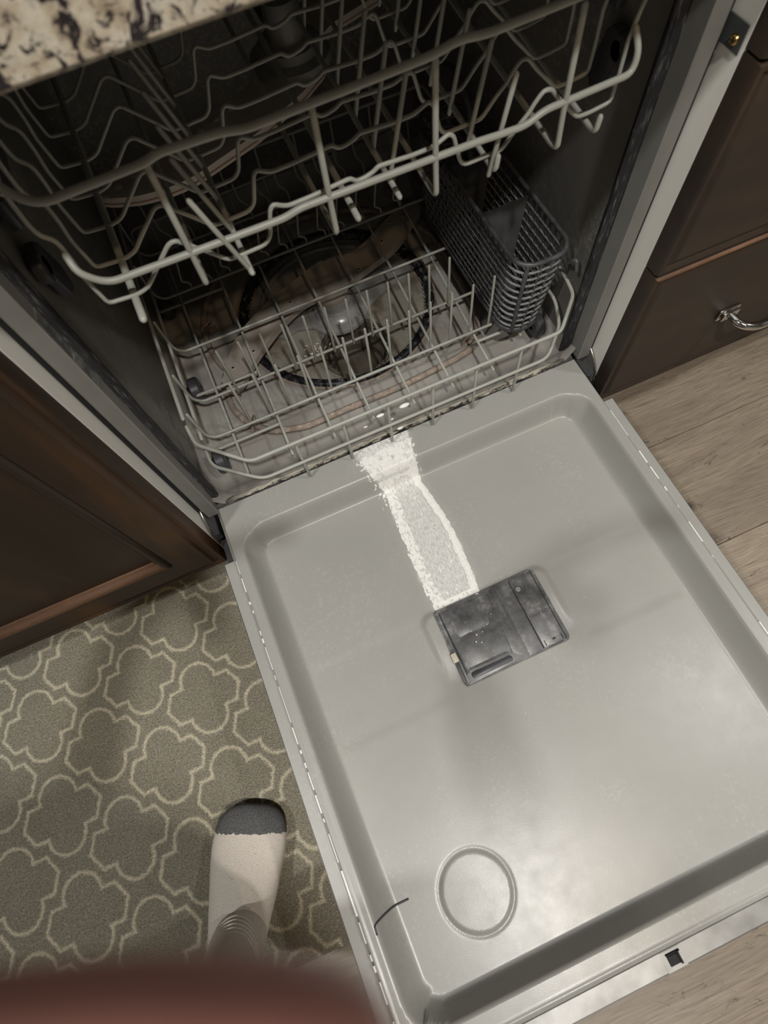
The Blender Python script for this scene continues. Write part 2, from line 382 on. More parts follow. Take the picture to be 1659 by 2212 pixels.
def m_skin():  # tone darkened to stand in for shade from a phone not modelled
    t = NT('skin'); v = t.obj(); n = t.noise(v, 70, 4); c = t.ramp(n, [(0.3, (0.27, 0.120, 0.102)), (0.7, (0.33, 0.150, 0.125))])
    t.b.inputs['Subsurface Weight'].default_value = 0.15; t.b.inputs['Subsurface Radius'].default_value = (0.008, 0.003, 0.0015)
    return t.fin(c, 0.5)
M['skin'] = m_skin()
M['wall'] = m_plain('wall_paint', (0.22, 0.215, 0.20), 0.8, var=0.03)
M['ceil'] = m_plain('ceiling_paint', (0.40, 0.395, 0.385), 0.9, var=0.02)
def m_emit(name, col, s):
    t = NT(name); t.b.inputs['Emission Color'].default_value = (*col, 1); t.b.inputs['Emission Strength'].default_value = s; return t.fin((0.8, 0.8, 0.8), 0.5)
M['lens'] = m_emit('lamp_lens', (1, 0.9, 0.72), 9.0)
def m_label():
    t = NT('data_label'); v = t.obj(); s = t.sep(v)
    a = t.noise(t.mp(v, (1, 700, 260)), 1.0, 3, 0.6); b = t.noise(t.mp(v, (1, 60, 60)), 1.0, 1)
    rows = t.math('GREATER_THAN', t.math('FRACT', t.math('MULTIPLY', s[2], 520.0)), 0.45)
    ink = t.math('MULTIPLY', rows, t.ramp(a, [(0.42, 0), (0.5, 1)])); ink = t.math('MULTIPLY', ink, t.ramp(b, [(0.35, 0.2), (0.5, 1)]))
    c = t.mix(ink, (0.07, 0.07, 0.068), (0.42, 0.42, 0.40)); return t.fin(c, 0.4)
M['label'] = m_label()

# ================================================================== SETTING
flo = mesh_obj('floor', [(-2.6, -3.2, -.012), (2.2, -3.2, -.012), (2.2, .62, -.012), (-2.6, .62, -.012)], [(0, 1, 2, 3)], M['black']); flo['kind'] = 'structure'
edges_y = [0.0772 - 0.1958 * k for k in range(-2, 17)]
shared = {}
for i in range(len(edges_y) - 1):
    y1, y0 = edges_y[i], edges_y[i + 1]
    y1c, y0c = min(y1, .62), max(y0, -3.2)
    if y1c - y0c < 0.02: continue
    x = -2.6 - ((i * 0.47 + 0.33) % 1.25)
    if i == 5: x = -0.13 - 1.25 * 3
    while x < 2.2:
        xa, xb = max(x, -2.6), min(x + 1.25, 2.2)
        if xb - xa > 0.03:
            key = (round(xb - xa, 3), round(y1c - y0c, 3))
            if key not in shared:
                bm = bmesh.new(); w, h = key
                add_box(bm, -w / 2 + .0004, w / 2 - .0004, -h / 2 + .0004, h / 2 - .0004, -.010, 0, 0.0011, 1)
                o = bm_obj('plank', bm, M['plank'], flo); shared[key] = o
            else: o = inst(shared[key], 'plank', flo)
            o.location = ((xa + xb) / 2, (y0c + y1c) / 2, 0)
        x += 1.25
def wallbox(name, x0, x1, y0, y1, z0, z1, mat):
    o = box(name, x0, x1, y0, y1, z0, z1, mat); o['kind'] = 'structure'; return o
wallbox('wall_back', -2.6, 2.2, .62, .70, -.02, CEIL, M['wall'])
wallbox('wall_front', -2.6, 2.2, -3.28, -3.2, -.02, CEIL, M['wall'])
wallbox('wall_left', -2.68, -2.6, -3.2, .62, -.02, CEIL, M['wall'])
wallbox('wall_right', 2.2, 2.28, -3.2, .62, -.02, CEIL, M['wall'])
wallbox('ceiling', -2.6, 2.2, -3.2, .62, CEIL, CEIL + .06, M['ceil'])
for i, (lx, ly, p, c) in enumerate(LAMPS):
    names = ['round recessed ceiling lamp farthest to the left, above the rug', 'round recessed warm ceiling lamp beyond the free edge of the door', 'round recessed neutral ceiling lamp above the free edge of the door',
             'round recessed ceiling lamp farthest to the right', 'round recessed ceiling lamp farthest back from the cabinets']
    t = thing('ceiling_lamp', names[i], 'lamp', (lx, ly, CEIL), 'recessed ceiling lamps')
    LIGHTS[i].parent = t; LIGHTS[i].location = (0, 0, -.022)
    bm = bmesh.new(); add_lathe(bm, [(0.062, -0.0005), (0.085, -0.0005), (0.085, -0.006), (0.07, -0.012), (0.062, -0.010), (0.062, -0.0005)], 0, 0, 32, cap=False)
    bm_obj('trim_ring', bm, M['ceil'], t, smooth=True, angle=0.6)
    bm = bmesh.new(); add_lathe(bm, [(0.0615, -0.001), (0.0615, -0.008), (0.03, -0.010)], 0, 0, 32)
    bm_obj('lens', bm, M['lens'], t)

# ================================================================== CABINETS
def routed_front(bm, x0, x1, z0, z1, yb=-.034, yf=-.055, bw=.018):
    """a slab whose four edges carry a bead and cove: nested rings, flat middle"""
    prof = [(0, yb), (0, yf + .004), (.0015, yf), (.0050, yf - .0008), (.0075, yf + .0008), (.0095, yf + .0030), (.0125, yf + .0026), (.0155, yf + .0004), (bw, yf - .0004), (bw + .0012, yf)]
    rings = []
    for d, y in prof:
        rings.append([bm.verts.new(p) for p in ((x0 + d, y, z0 + d), (x1 - d, y, z0 + d), (x1 - d, y, z1 - d), (x0 + d, y, z1 - d))])
    for a, b in zip(rings, rings[1:]):
        for k in range(4): bm.faces.new((a[k], a[(k + 1) % 4], b[(k + 1) % 4], b[k]))
    bm.faces.new(rings[0]); return rings[-1]
# --- left cabinet
cl = thing('base_cabinet', 'dark espresso wood cabinet with panelled door left of the dishwasher, on the patterned rug', 'cabinet', (-0.6, 0.2, 0))
cl.location = (0, 0, 0)
box('side_panel', -.322, -.305, -.0335, .60, .125, .750, M['white_panel'], cl)['label'] = 'off-white melamine side panel facing the dishwasher'
bm = bmesh.new(); add_box(bm, -1.105, -.3225, -.012, .60, .125, .750); bm_obj('carcass', bm, M['wood_v'], cl)
bm = bmesh.new(); add_box(bm, -1.105, -.3225, -.0338, -.0122, .125, .750); bm_obj('face_frame', bm, M['wood_v'], cl)
box('toe_kick', -1.105, -.306, .04, .06, 0.0, .125, M['wood_h'], cl)
bm = bmesh.new(); mid = routed_front(bm, -.703, -.3055, .1265, .742, bw=.0165)
X0, X1, Z0, Z1 = -.703 + .0177, -.3055 - .0177, .1265 + .0177, .742 - .0177
def frame_ring(bm, outer, prof):
    prev = outer; 
    for d, y in prof:
        xs = [v.co.x for v in outer]; zs = [v.co.z for v in outer]
        a, b, c, e = min(xs) + d, max(xs) - d, min(zs) + d, max(zs) - d
        cur = [bm.verts.new(p) for p in ((a, y, c), (b, y, c), (b, y, e), (a, y, e))]
        for k in range(4): bm.faces.new((prev[k], prev[(k + 1) % 4], cur[(k + 1) % 4], cur[k]))
        prev = cur
    return prev
last = frame_ring(bm, mid, [(.0405, -.055), (.0412, -.0545), (.0412, -.0535)])
door_o = bm_obj('door', bm, M['wood_v'], cl, smooth=True, angle=0.5)
# inner bead + recessed centre panel of the door (rounded worn bead along the bottom)
px0, px1, pz0, pz1 = X0 + .0412, X1 - .0412, Z0 + .0412, Z1 - .0412
def bead(name, x0, x1, z0, z1, mat, vert=False):
    bm = bmesh.new(); n = 8
    prof = [(0, -.0535), (.001, -.0560), (.004, -.0582), (.008, -.0580), (.011, -.0555), (.0125, -.0515), (.0165, -.0495), (.018, -.0470)]
    rows = []
    for d, y in prof:
        rows.append([bm.verts.new(p) for p in ((x0 + d, y, z0 + d), (x1 - d, y, z0 + d), (x1 - d, y, z1 - d), (x0 + d, y, z1 - d))])
    ks = {'bottom': [0], 'right': [1], 'top': [2], 'left': [3]}[name]
    for a, b in zip(rows, rows[1:]):
        for k in ks: bm.faces.new((a[k], a[(k + 1) % 4], b[(k + 1) % 4], b[k]))
    bmesh.ops.delete(bm, geom=[v for v in bm.verts if not v.link_faces], context='VERTS')
    o = bm_obj('door_moulding', bm, mat, door_o, smooth=True)
    return o
bead('bottom', px0, px1, pz0, pz1, M['wood_worn_lit'])['label'] = 'worn reddish bottom moulding of the door panel'
for s in ('right', 'top', 'left'): bead(s, px0, px1, pz0, pz1, M['wood_v'])
mesh_obj('centre_panel', [(px0 + .018, -.0470, pz0 + .018), (px1 - .018, -.0470, pz0 + .018), (px1 - .018, -.0470, pz1 - .018), (px0 + .018, -.0470, pz1 - .018)], [(0, 1, 2, 3)], M['wood_v'], door_o)
bm = bmesh.new(); mid = routed_front(bm, -1.104, -.7065, .1265, .742, bw=.0165); bm.faces.new(mid); bm_obj('door', bm, M['wood_v'], cl, smooth=True, angle=0.5)
# --- right cabinet
cr = thing('drawer_cabinet', 'dark espresso wood drawer cabinet with chrome pull right of the dishwasher', 'cabinet')
box('side_panel', .305, .322, -.0335, .60, .125, .750, M['white_panel'], cr)['label'] = 'off-white melamine side panel facing the dishwasher'
bm = bmesh.new(); add_box(bm, .3225, 1.05, -.012, .60, .125, .750); bm_obj('carcass', bm, M['wood_v'], cr)
bm = bmesh.new(); add_box(bm, .3225, 1.05, -.0338, -.0122, .125, .750); bm_obj('face_frame', bm, M['wood_v'], cr)
box('toe_kick', .306, 1.05, .04, .06, 0.0, .125, M['wood_h'], cr)
for z0, z1 in ((.1265, .3805), (.3835, .600), (.603, .745)):
    bm = bmesh.new(); mid = routed_front(bm, .3055, .80, z0, z1); bm.faces.new(mid)
    d = bm_obj('drawer', bm, M['wood_h'], cr, smooth=True, angle=0.5)
    # copper highlight painted along the upper routed edge
    if z0 < .2:
        bm = bmesh.new()
        prof = [(0.0003, -.0512), (.0017, -.0556), (.0050, -.0563), (.0075, -.0549)]
        rows = [[bm.verts.new((.3055 + dd, y - .0002, z1 - dd)), bm.verts.new((.80 - dd, y - .0002, z1 - dd))] for dd, y in prof]
        for a, b in zip(rows, rows[1:]): bm.faces.new((a[0], a[1], b[1], b[0]))
        bm_obj('lit_edge', bm, M['wood_worn_lit'], d, smooth=True)['label'] = 'top edge of the drawer with a painted copper-brown highlight'
        zc = .239; xa, xb = .478, .615
        pts = fillet([(xa, -.0555, zc), (xa + .002, -.082, zc - .001), (xa + .020, -.094, zc - .002), (xb - .020, -.094, zc - .002), (xb - .002, -.082, zc - .001), (xb, -.0555, zc)], .012, 6)
        bm = bmesh.new(); add_tube(bm, pts, 0.0056, 14)
        for xx in (xa, xb):
            for (w, h, ya, yb2) in ((.0165, .0150, -.0554, -.0590), (.0130, .0110, -.0590, -.0640)):
                add_box(bm, xx - w, xx + w, yb2, ya, zc - h * .62, zc + h * .62, .0012, 2)
        bm_obj('handle', bm, M['chrome'], d, smooth=True, angle=0.7)['label'] = 'curved chrome pull handle'
    else:
        zc = (z0 + z1) / 2; bm = bmesh.new(); add_tube(bm, fillet([(.478, -.0555, zc), (.480, -.090, zc), (.613, -.090, zc), (.615, -.0555, zc)], .014, 6), .005, 12)
        bm_obj('handle', bm, M['chrome'], d, smooth=True)
for (a, b) in ((.803, 1.05),):
    bm = bmesh.new(); mid = routed_front(bm, a, b, .1265, .745); bm.faces.new(mid); bm_obj('door', bm, M['wood_h'], cr, smooth=True, angle=0.5)

# --- worktop
bm = bmesh.new()
prof = [(.60, .7535), (-.083, .7535), (-.086, .7565), (-.086, .785), (-.084, .7895), (-.079, .7915), (.60, .7915)]
L = [bm.verts.new((-1.3, y, z)) for y, z in prof]; R = [bm.verts.new((1.2, y, z)) for y, z in prof]
for i in range(len(prof)): j = (i + 1) % len(prof); bm.faces.new((L[i], L[j], R[j], R[i]))
bm.faces.new(L); bm.faces.new(R)
wt = bm_obj('worktop', bm, M['granite']); tag(wt, 'speckled beige and black granite worktop over the dishwasher and cabinets', 'worktop')

# ================================================================== DISHWASHER
dw = thing('dishwasher', 'open grey dishwasher with its door folded down flat between dark wood cabinets', 'dishwasher')
TX, TYB, TZT = .284, .585, .728
def tub_shell():
    bm = bmesh.new(); r = .045; n = 6
    # cross-section in x,z as an open U upside: left wall, roof, right wall; bottom corners are in the floor mesh
    sec = [(-TX, .175), (-TX, .30), (-TX, .5)] + [(-TX + r - r * math.cos(a), TZT - r + r * math.sin(a)) for a in [PI / 2 * k / n for k in range(n + 1)]]
    sec += [(TX - r + r * math.sin(a), TZT - r + r * math.cos(a)) for a in [PI / 2 * k / n for k in range(n + 1)]] + [(TX, .5), (TX, .30), (TX, .175)]
    ys = [.030, .10, .25, .40, TYB - r] + [TYB - r + r * math.sin(PI / 2 * k / n) for k in range(1, n + 1)]
    rings = []
    for y in ys:
        s = 0 if y <= TYB - r else r * (1 - math.cos(math.asin(min(1, (y - (TYB - r)) / r))))
        ring = []
        for x, z in sec:
            zz = z if z < .3 else z - s * (1 if z > .4 else 0)
            ring.append(bm.verts.new((x * (1 - s / TX), y, zz)))
        rings.append(ring)
    for a, b in zip(rings, rings[1:]):
        for k in range(len(sec) - 1): bm.faces.new((a[k], b[k], b[k + 1], a[k + 1]))
    bm.faces.new(rings[-1])
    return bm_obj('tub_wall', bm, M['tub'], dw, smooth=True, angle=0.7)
tub_shell()
SCX, SCY, SR = .0073, .2880, .168
HX, HY = .0060, .1980
def floor_h(x, y):
    z = .1600
    z += .022 * (1 - sst(.000, .050, y))                      # rises to the front lip
    z += .004 * sst(.20, .26, abs(x)) 
    z += .030 * max(0, (abs(x) - .262) / .022) ** 2            # fillet into the side walls
    z += .030 * max(0, (y - .56) / .025) ** 2
    if abs(abs(x) - .243) < .006: z += .0035 * math.cos((abs(x) - .243) / .006 * PI / 2)   # wheel rail ridge
    r = math.hypot(x - SCX, y - SCY)
    if r < SR + .012: z -= .006 * (1 - sst(SR - .004, SR + .012, r))
    if r < SR - .02: z -= .004 * (1 - sst(SR - .05, SR - .02, r))
    return z
def grid_mesh(name, x0, x1, y0, y1, nx, ny, fn, mat, parent, skip=None, zoff=0):
    vs = []; fs = []
    for j in range(ny + 1):
        y = y0 + (y1 - y0) * j / ny
        for i in range(nx + 1):
            x = x0 + (x1 - x0) * i / nx; vs.append((x, y, fn(x, y) + zoff))
    for j in range(ny):
        for i in range(nx):
            if skip and skip(x0 + (x1 - x0) * (i + .5) / nx, y0 + (y1 - y0) * (j + .5) / ny): continue
            a = j * (nx + 1) + i; fs.append((a, a + 1, a + nx + 2, a + nx + 1))
    return mesh_obj(name, vs, fs, mat, parent, smooth=True)
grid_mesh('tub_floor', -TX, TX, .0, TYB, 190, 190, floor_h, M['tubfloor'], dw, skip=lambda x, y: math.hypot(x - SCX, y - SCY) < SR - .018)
# seal ring round the sump, raised rubber
bm = bmesh.new(); add_lathe(bm, [(.1655, .1560), (.1645, .1615), (.1600, .1625), (.1540, .1605), (.1520, .1560), (.1500, .1530)], SCX, SCY, 96, cap=False)
bm_obj('sump_seal', bm, M['ring'], dw, smooth=True)['label'] = 'black rubber ring with scale around the sump'
bm = bmesh.new(); add_lathe(bm, [(.1700, .1568), (.1690, .1590), (.1668, .1590), (.1660, .1565)], SCX, SCY, 96, cap=False)
bm_obj('sump_rim', bm, M['heater'], dw, smooth=True)
# filter plate with mesh, hole and rims
def plate_h(x, y):
    r = math.hypot(x - SCX, y - SCY); z = .1500 - .004 * (1 - sst(.06, .15, r))
    h = math.hypot(x - HX, y - HY); z -= .006 * (1 - sst(.054, .075, h)); return z
grid_mesh('filter_plate', SCX - .151, SCX + .151, SCY - .151, SCY + .151, 130, 130, plate_h, M['mesh'], dw,
          skip=lambda x, y: math.hypot(x - SCX, y - SCY) > .151 or math.hypot(x - HX, y - HY) < .0525)['label'] = 'fine tan mesh filter plate with food bits'
bm = bmesh.new(); add_lathe(bm, [(.0600, .1440), (.0590, .1475), (.0555, .1480), (.0530, .1445), (.0525, .128), (.050, .125), (.0495, .108), (.044, .100), (.0435, .086), (.030, .080)], HX, HY, 64)
bm_obj('drain_well', bm, m_plain('well_plastic', (.10, .088, .068), .3, var=.25), dw, smooth=True, angle=0.5)['label'] = 'round brown drain well below the filter'
bm = bmesh.new(); add_lathe(bm, [(.056, .1465), (.055, .152), (.049, .1545), (.041, .1550), (.037, .1590), (.031, .1615), (.0300, .1640), (.0270, .1645), (.0265, .1700)], .0070, .2860, 48)
bm_obj('pump_hub', bm, M['clear'], dw, smooth=True, angle=0.6)['label'] = 'smoky ribbed plastic hub under the lower spray arm'
for k in range(14):
    a = k / 14 * 2 * PI; bm = bmesh.new()
    add_box(bm, .036, .050, -.0012, .0012, .1530, .1580, .0005, 1)
    bmesh.ops.transform(bm, matrix=Matrix.Translation((.0070, .2860, 0)) @ Matrix.Rotation(a, 4, 'Z'), verts=bm.verts)
    bm_obj('hub_rib', bm, M['clear'], dw)
cov = [(SCX + .1475 * math.cos(a), SCY + .1475 * math.sin(a)) for a in [PI * (.02 + .96 * k / 40) for k in range(41)]] + [(-.120, .285), (-.095, .262), (-.070, .270), (-.045, .262), (.06, .262), (.085, .275), (.12, .285)]
bm = bmesh.new(); add_prism(bm, cov, .1500, .1535, .001, 2); bm_obj('sump_cover', bm, M['clear'], dw, smooth=True, angle=.5)['label'] = 'grey moulded plastic cover over the back half of the sump'
# upper arc of the pump cover behind the arm
tube('pump_cover_bead', [(SCX + .128 * math.cos(a), SCY + .128 * math.sin(a), .156) for a in [PI * (.30 + .70 * k / 24) for k in range(25)]], .0045, M['clear'], dw)
# food bits on the filter
bm = bmesh.new()
for k in range(34):
    x = -.052 + random.gauss(0, .012); y = .222 + random.gauss(0, .009); a = random.random() * PI; z = plate_h(x, y) + .0012
    add_tube(bm, [(x - .002 * math.cos(a), y - .002 * math.sin(a), z), (x + .002 * math.cos(a), y + .002 * math.sin(a), z)], .0007, 5)
tag(bm_obj('food_bits', bm, M['residue'], dw, smooth=True), kind='stuff')
# heating element
el = [(-.2154, .1807, .165), (-.2144, .1595, .165), (-.2033, .1318, .166), (-.1900, .1144, .167), (-.1716, .0946, .168), (-.1505, .0879, .168), (-.1217, .0792, .168),
      (-.0939, .0799, .168), (-.0203, .0811, .168), (.0356, .0810, .168), (.0906, .0852, .168), (.1347, .0891, .168), (.1634, .0951, .167), (.1864, .1103, .166)]
Ns = 36
loopp = [(.215 * math.cos(a) + .000, .30 + .19 * math.sin(a), .167) for a in [(-.10 + 1.28 * k / Ns) * PI for k in range(Ns + 1)]]
tube('heating_element', [(.19, .125, .167)] + [(.205, .16, .167)] + loopp[1:-1] + [(-.2165, .215, .166)] + el, .0052, M['heater'], dw, seg=10, fr=.02)['label'] = 'scaly rust-tinted heating element loop'
# clip of the element
for cx, cy, rz in ((-.193, .118, .6), (.168, .112, -.4), (-.205, .33, 0)):
    bm = bmesh.new()
    add_tube(bm, fillet([(-.010, -.006, .158), (-.009, -.006, .178), (.004, -.004, .182), (.010, .004, .178), (.006, .008, .168)], .004, 4), .0026, 6, flat=.5)
    add_box(bm, -.012, .012, -.008, .008, .158, .1615, .001, 1)
    bmesh.ops.transform(bm, matrix=Matrix.Translation((cx, cy, 0)) @ Matrix.Rotation(rz, 4, 'Z'), verts=bm.verts)
    bm_obj('element_clip', bm, M['heater'], dw, smooth=True, angle=0.8)
# lower spray arm
armp = [(-.2063, .1748), (-.2135, .1900), (-.2114, .2124), (-.1979, .2259), (-.1760, .2600), (-.1604, .2771), (-.1250, .3010), (-.0870, .3210), (-.0476, .3352), (-.0300, .3420), (-.0038, .3530), (.0200, .3570),
        (.0370, .3510), (.0560, .3450), (.0887, .3555), (.1300, .3800), (.1701, .4034), (.2000, .4110), (.2185, .4083), (.2195, .3960), (.2072, .3800), (.1788, .3581), (.1500, .3330), (.1294, .3207), (.0937, .3090),
        (.0600, .2980), (.0350, .2900), (.0120, .2860), (-.0100, .2860), (-.0350, .2860), (-.0650, .2760), (-.1021, .2554), (-.1400, .2260), (-.1703, .1984), (-.1878, .1777)]
armp = [(p.x, p.y) for p in fillet([(x, y, 0) for x, y in armp], .012, 2, closed=True)]
bm = bmesh.new(); add_prism(bm, armp[::-1] if False else armp, .1760, .1885, .0035, 3)
arm = bm_obj('lower_spray_arm', bm, M['arm'], dw, smooth=True, angle=0.6); arm['label'] = 'tan propeller shaped lower spray arm'
holes = [(-.1892, .2166), (-.150, .232), (-.112, .283), (-.064, .297), (.062, .309), (.121, .347), (.150, .380), (.178, .384)]
for hx, hy in holes:
    bm = bmesh.new(); add_lathe(bm, [(.0042, .1884), (.0036, .1893), (.0024, .1893), (.0018, .1886)], hx, hy, 16, cap=True)
    bm_obj('nozzle', bm, M['arm'], arm, smooth=True)
    bm = bmesh.new(); add_lathe(bm, [(.0019, .1889), (.0017, .18905)], hx, hy, 12, cap=True); bm_obj('nozzle_hole', bm, M['black'], arm)
bm = bmesh.new(); add_lathe(bm, [(.030, .164), (.030, .176)], .0060, .3010, 32); bm_obj('arm_bearing', bm, M['arm'], dw, smooth=True, angle=0.6)
# bottom screw boss near the back
bm = bmesh.new(); add_lathe(bm, [(.016, .160), (.015, .168), (.010, .169), (.009, .173), (.004, .174)], -.010, .500, 24); bm_obj('floor_boss', bm, M['clear'], dw, smooth=True, angle=0.5)
# front lip with crusted seal
bm = bmesh.new()
N = 150; rows = []
for i in range(N + 1):
    x = -.281 + .562 * i / N; j1 = pnoise(Vector((x * 60, 0, 0))) * .0012; j2 = pnoise(Vector((x * 90, 3, 0))) * .0010
    rows.append([bm.verts.new(p) for p in ((x, -.0052, .168), (x, -.0050, .1860), (x, -.0015, .1880 + j2 * .3), (x, .0035 + j2, .1890 + j1), (x, .0080 + j1 * 2, .1850 + j2), (x, .0100, .176))])
for a, b in zip(rows, rows[1:]):
    for k in range(5): bm.faces.new((a[k], a[k + 1], b[k + 1], b[k]))
bm_obj('lower_door_seal', bm, M['lip'], dw, smooth=True)['label'] = 'black lower seal crusted with pale scale'
# front frame: vertical flanges with side faces, gasket strips
def strip(name, prof, z0, z1, mat, label=None, nz=2, jitter=0.0):
    bm = bmesh.new(); rows = []
    for k in range(nz + 1):
        z = z0 + (z1 - z0) * k / nz
        rows.append([bm.verts.new((x + (pnoise(Vector((z * 40, i * 3.1, x))) * jitter if 0 < i < len(prof) - 1 else 0), y, z)) for i, (x, y) in enumerate(prof)])
    for a, b in zip(rows, rows[1:]):
        for k in range(len(prof) - 1): bm.faces.new((a[k], a[k + 1], b[k + 1], b[k]))
    o = bm_obj(name, bm, mat, dw, smooth=True, angle=0.5)
    if label: o['label'] = label
    return o
strip('frame_flange', [(.3005, .020), (.3005, -.009), (.2985, -.011), (.2828, -.011), (.2815, -.0100), (.2812, .012)], .196, .745, M['flange'])
strip('frame_flange', [(-.2985, .020), (-.2985, -.009), (-.2965, -.0113), (-.2905, -.0105), (-.2820, -.011), (-.2808, -.0100), (-.2805, .0075)], .190, .745, M['flange'])
box('gap_strip', -.3048, -.3006, -.0062, .006, .196, .745, M['black'], dw)  # black strips in the gaps beside the frame flanges
box('gap_strip', .3022, .3048, -.0072, .006, .200, .745, M['black'], dw)
strip('door_gasket', [(.2815, .012), (.2790, .0120), (.2745, .0150), (.2720, .0190), (.2728, .0235), (.2780, .0270), (.2840, .031)], .172, .728, M['gasket'], 'black rubber door gasket with pale scale', nz=120, jitter=.0010)
strip('door_gasket', [(-.2808, .0075), (-.2790, .0080), (-.2755, .0120), (-.2740, .0180), (-.2752, .0240), (-.2790, .0285), (-.2840, .031)], .172, .728, M['gasket'], 'black rubber door gasket with pale scale', nz=120, jitter=.0010)
box('top_flange', -.2985, .2985, -.011, .030, .7285, .7475, M['flange'], dw)
bm = bmesh.new()
for z0, z1 in ((.492, .532), (.536, .580)):
    add_box(bm, -.28045, -.28025, -.0085, .0065, z0, z1)
bm_obj('data_label', bm, M['label'], dw)['label'] = 'printed grey data sticker on the left frame'
# outer sheet sides of the dishwasher body
box('body_side', -.2983, -.2960, .021, .60, .12, .745, M['black'], dw); box('body_side', .2960, .2983, .021, .60, .12, .745, M['black'], dw)
box('base_pan', -.295, .295, .03, .59, .045, .062, M['black'], dw)
box('kick_plate', -.295, .295, .045, .050, .01, .120, M['black'], dw)
# hinges: curved steel blades at both lower corners
for s in (-1, 1):
    bm = bmesh.new(); x = .3015 * s
    arc = [(.012, .206), (.004, .209), (-.008, .207), (-.018, .2005), (-.027, .191), (-.033, .180), (-.0365, .168), (-.037, .155), (-.028, .148), (-.010, .148), (.012, .150)]
    a = [bm.verts.new((x - .0012 * s, y, z)) for y, z in arc]; b = [bm.verts.new((x + .0012 * s, y, z)) for y, z in arc]
    bm.faces.new(a); bm.faces.new(b)
    for i in range(len(arc)): j = (i + 1) % len(arc); bm.faces.new((a[i], a[j], b[j], b[i]))
    h = bm_obj('hinge_arm', bm, M['steel_dull'], dw); h['label'] = 'curved steel hinge blade'
    tube('hinge_rim', [(x, y, z) for y, z in arc[1:9]], .0016, M['steel'], h, seg=8)
    bm = bmesh.new(); add_box(bm, min(x, x - .008 * s), max(x, x - .008 * s), -.030, .006, .150, .172, .002, 1)
    bm_obj('hinge_block', bm, M['dark'], h)
# mounting bracket on the right cabinet side
bm = bmesh.new(); add_box(bm, .3036, .3048, -.0306, -.0045, .5955, .6165, .0005, 1); b = bm_obj('mounting_bracket', bm, M['bracket'], dw); b['label'] = 'dark grey metal mounting tab'
bm = bmesh.new(); add_lathe(bm, [(.0042, 0), (.0040, .0012), (.0030, .0024), (.0014, .0028)], 0, 0, 20)
bmesh.ops.transform(bm, matrix=Matrix.Translation((.3036, -.0225, .6035)) @ Matrix.Rotation(-PI / 2, 4, 'Y'), verts=bm.verts)
sc_ = bm_obj('screw', bm, M['brass'], b, smooth=True, angle=0.6); sc_['label'] = 'brass cross-head screw'
bm = bmesh.new(); add_box(bm, .3005, .30085, -.0250, -.0200, .6031, .6039); add_box(bm, .3005, .30085, -.0229, -.0221, .6010, .6060); bm_obj('screw_slot', bm, M['black'], b)

# ---------------------------------------------------------------- door
DEEP = .040; FZ = .190 - DEEP; KS = (.8974 - FZ) / (.8974 - .165); CX, CY, CZ = -.1307, -.3879, .8974
def H(x, y):
    ax = abs(x)
    z = .1900
    z -= .0070 * sst(.2815, .2830, ax)                         # lower outer flange
    if .2765 < ax < .2815: z += .0006 * math.sin((ax - .2765) / .0050 * PI)
    # recess with rounded corners
    dx = ax - .2560; dy1 = y - (-.0560); dy2 = (-.6345) - y
    d = max(dx, dy1, dy2)
    r = .030
    qx = dx + r; 
    for dy in (dy1, dy2):
        qy = dy + r
        if qx > 0 and qy > 0: d = max(d, math.hypot(qx, qy) - r)
    w = .0110 if dx >= max(dy1, dy2) else (.0080 if dy1 > dy2 else .0055)
    if dy1 > max(dx, dy2): z -= DEEP * (1 - sst(-w, w, d))
    else:
        tt = max(0.0, min(1.0, (d + w) / (2 * w))); bl = sst(0, .035, max(dx, dy2) - dy1)
        z -= DEEP * ((1 - tt ** 1.6) * bl + (1 - sst(-w, w, d)) * (1 - bl))
    inside = 1 - sst(-.02, -.012, d); X_, Y_ = x, y; x = CX + (x - CX) / KS; y = CY + (y - CY) / KS   # features of the sunk floor
    tr = inside * (sst(-.370, -.355, y) * (1 - sst(-.266, -.252, y)))
    z -= .0005 * tr * sst(.085, .105, abs(x - .002))
    # raised pad round the dispenser, fading downwards
    px, py = abs(x - .0015) - .088, abs(y + .303) - .046
    q = math.hypot(max(px + .014, 0), max(py + .014, 0)) + min(max(px + .014, py + .014), 0) - .014
    z += .0058 * (1 - sst(-.006, .006, q)) * inside * sst(-.350, -.290, y)
    # round boss
    rc = math.hypot(x + .1555, y + .5535)
    z += .0022 * (1 - sst(.0375, .0400, rc)) * inside
    z -= .0010 * math.exp(-((rc - .0410) / .0016) ** 2) * inside
    if abs(x - .003) < .0705 and -.3545 < y < -.2580: z = min(z, FZ - .006)
    x, y = X_, Y_
    # far edge strip
    z -= .0022 * (1 - sst(-.6640, -.6620, y)); z += .0012 * math.exp(-((y + .6605) / .0016) ** 2)
    z -= .006 * (1 - sst(-.6835, -.6815, y))
    # embossed corner line at the lower left
    return z
def streak_bounds(y):
    l = interp([(-.26, -.0625), (-.2, -.0625), (-.122, -.0590), (-.085, -.0560), (-.062, -.0560), (-.03, -.0640), (0, -.0730)], y)
    r = interp([(-.26, -.0010), (-.216, .0035), (-.165, .0062), (-.135, .0048), (-.076, -.0030), (-.055, .0010), (-.025, .0075), (0, .0120)], y)
    return l, r
def film(x, y):
    if y < -.262: return 0
    l, r = streak_bounds(y); wob = pnoise(Vector((x * 90, y * 60, 0))) * .0035
    m = sst(l - .004, l + .004, x + wob) * (1 - sst(r - .002, r + .002, x + wob))
    core = .68 + .32 * sst(-.10, -.05, y)
    edge = max(1 - sst(.003, .016, x - l), 1 - sst(.001, .007, r - x))
    halo = (1 - sst(0, .015, max(l - x, x - r, 0))) * .10
    return min(1, m * max(core, .30 + .7 * edge) + halo)
NX, NY = 300, 345
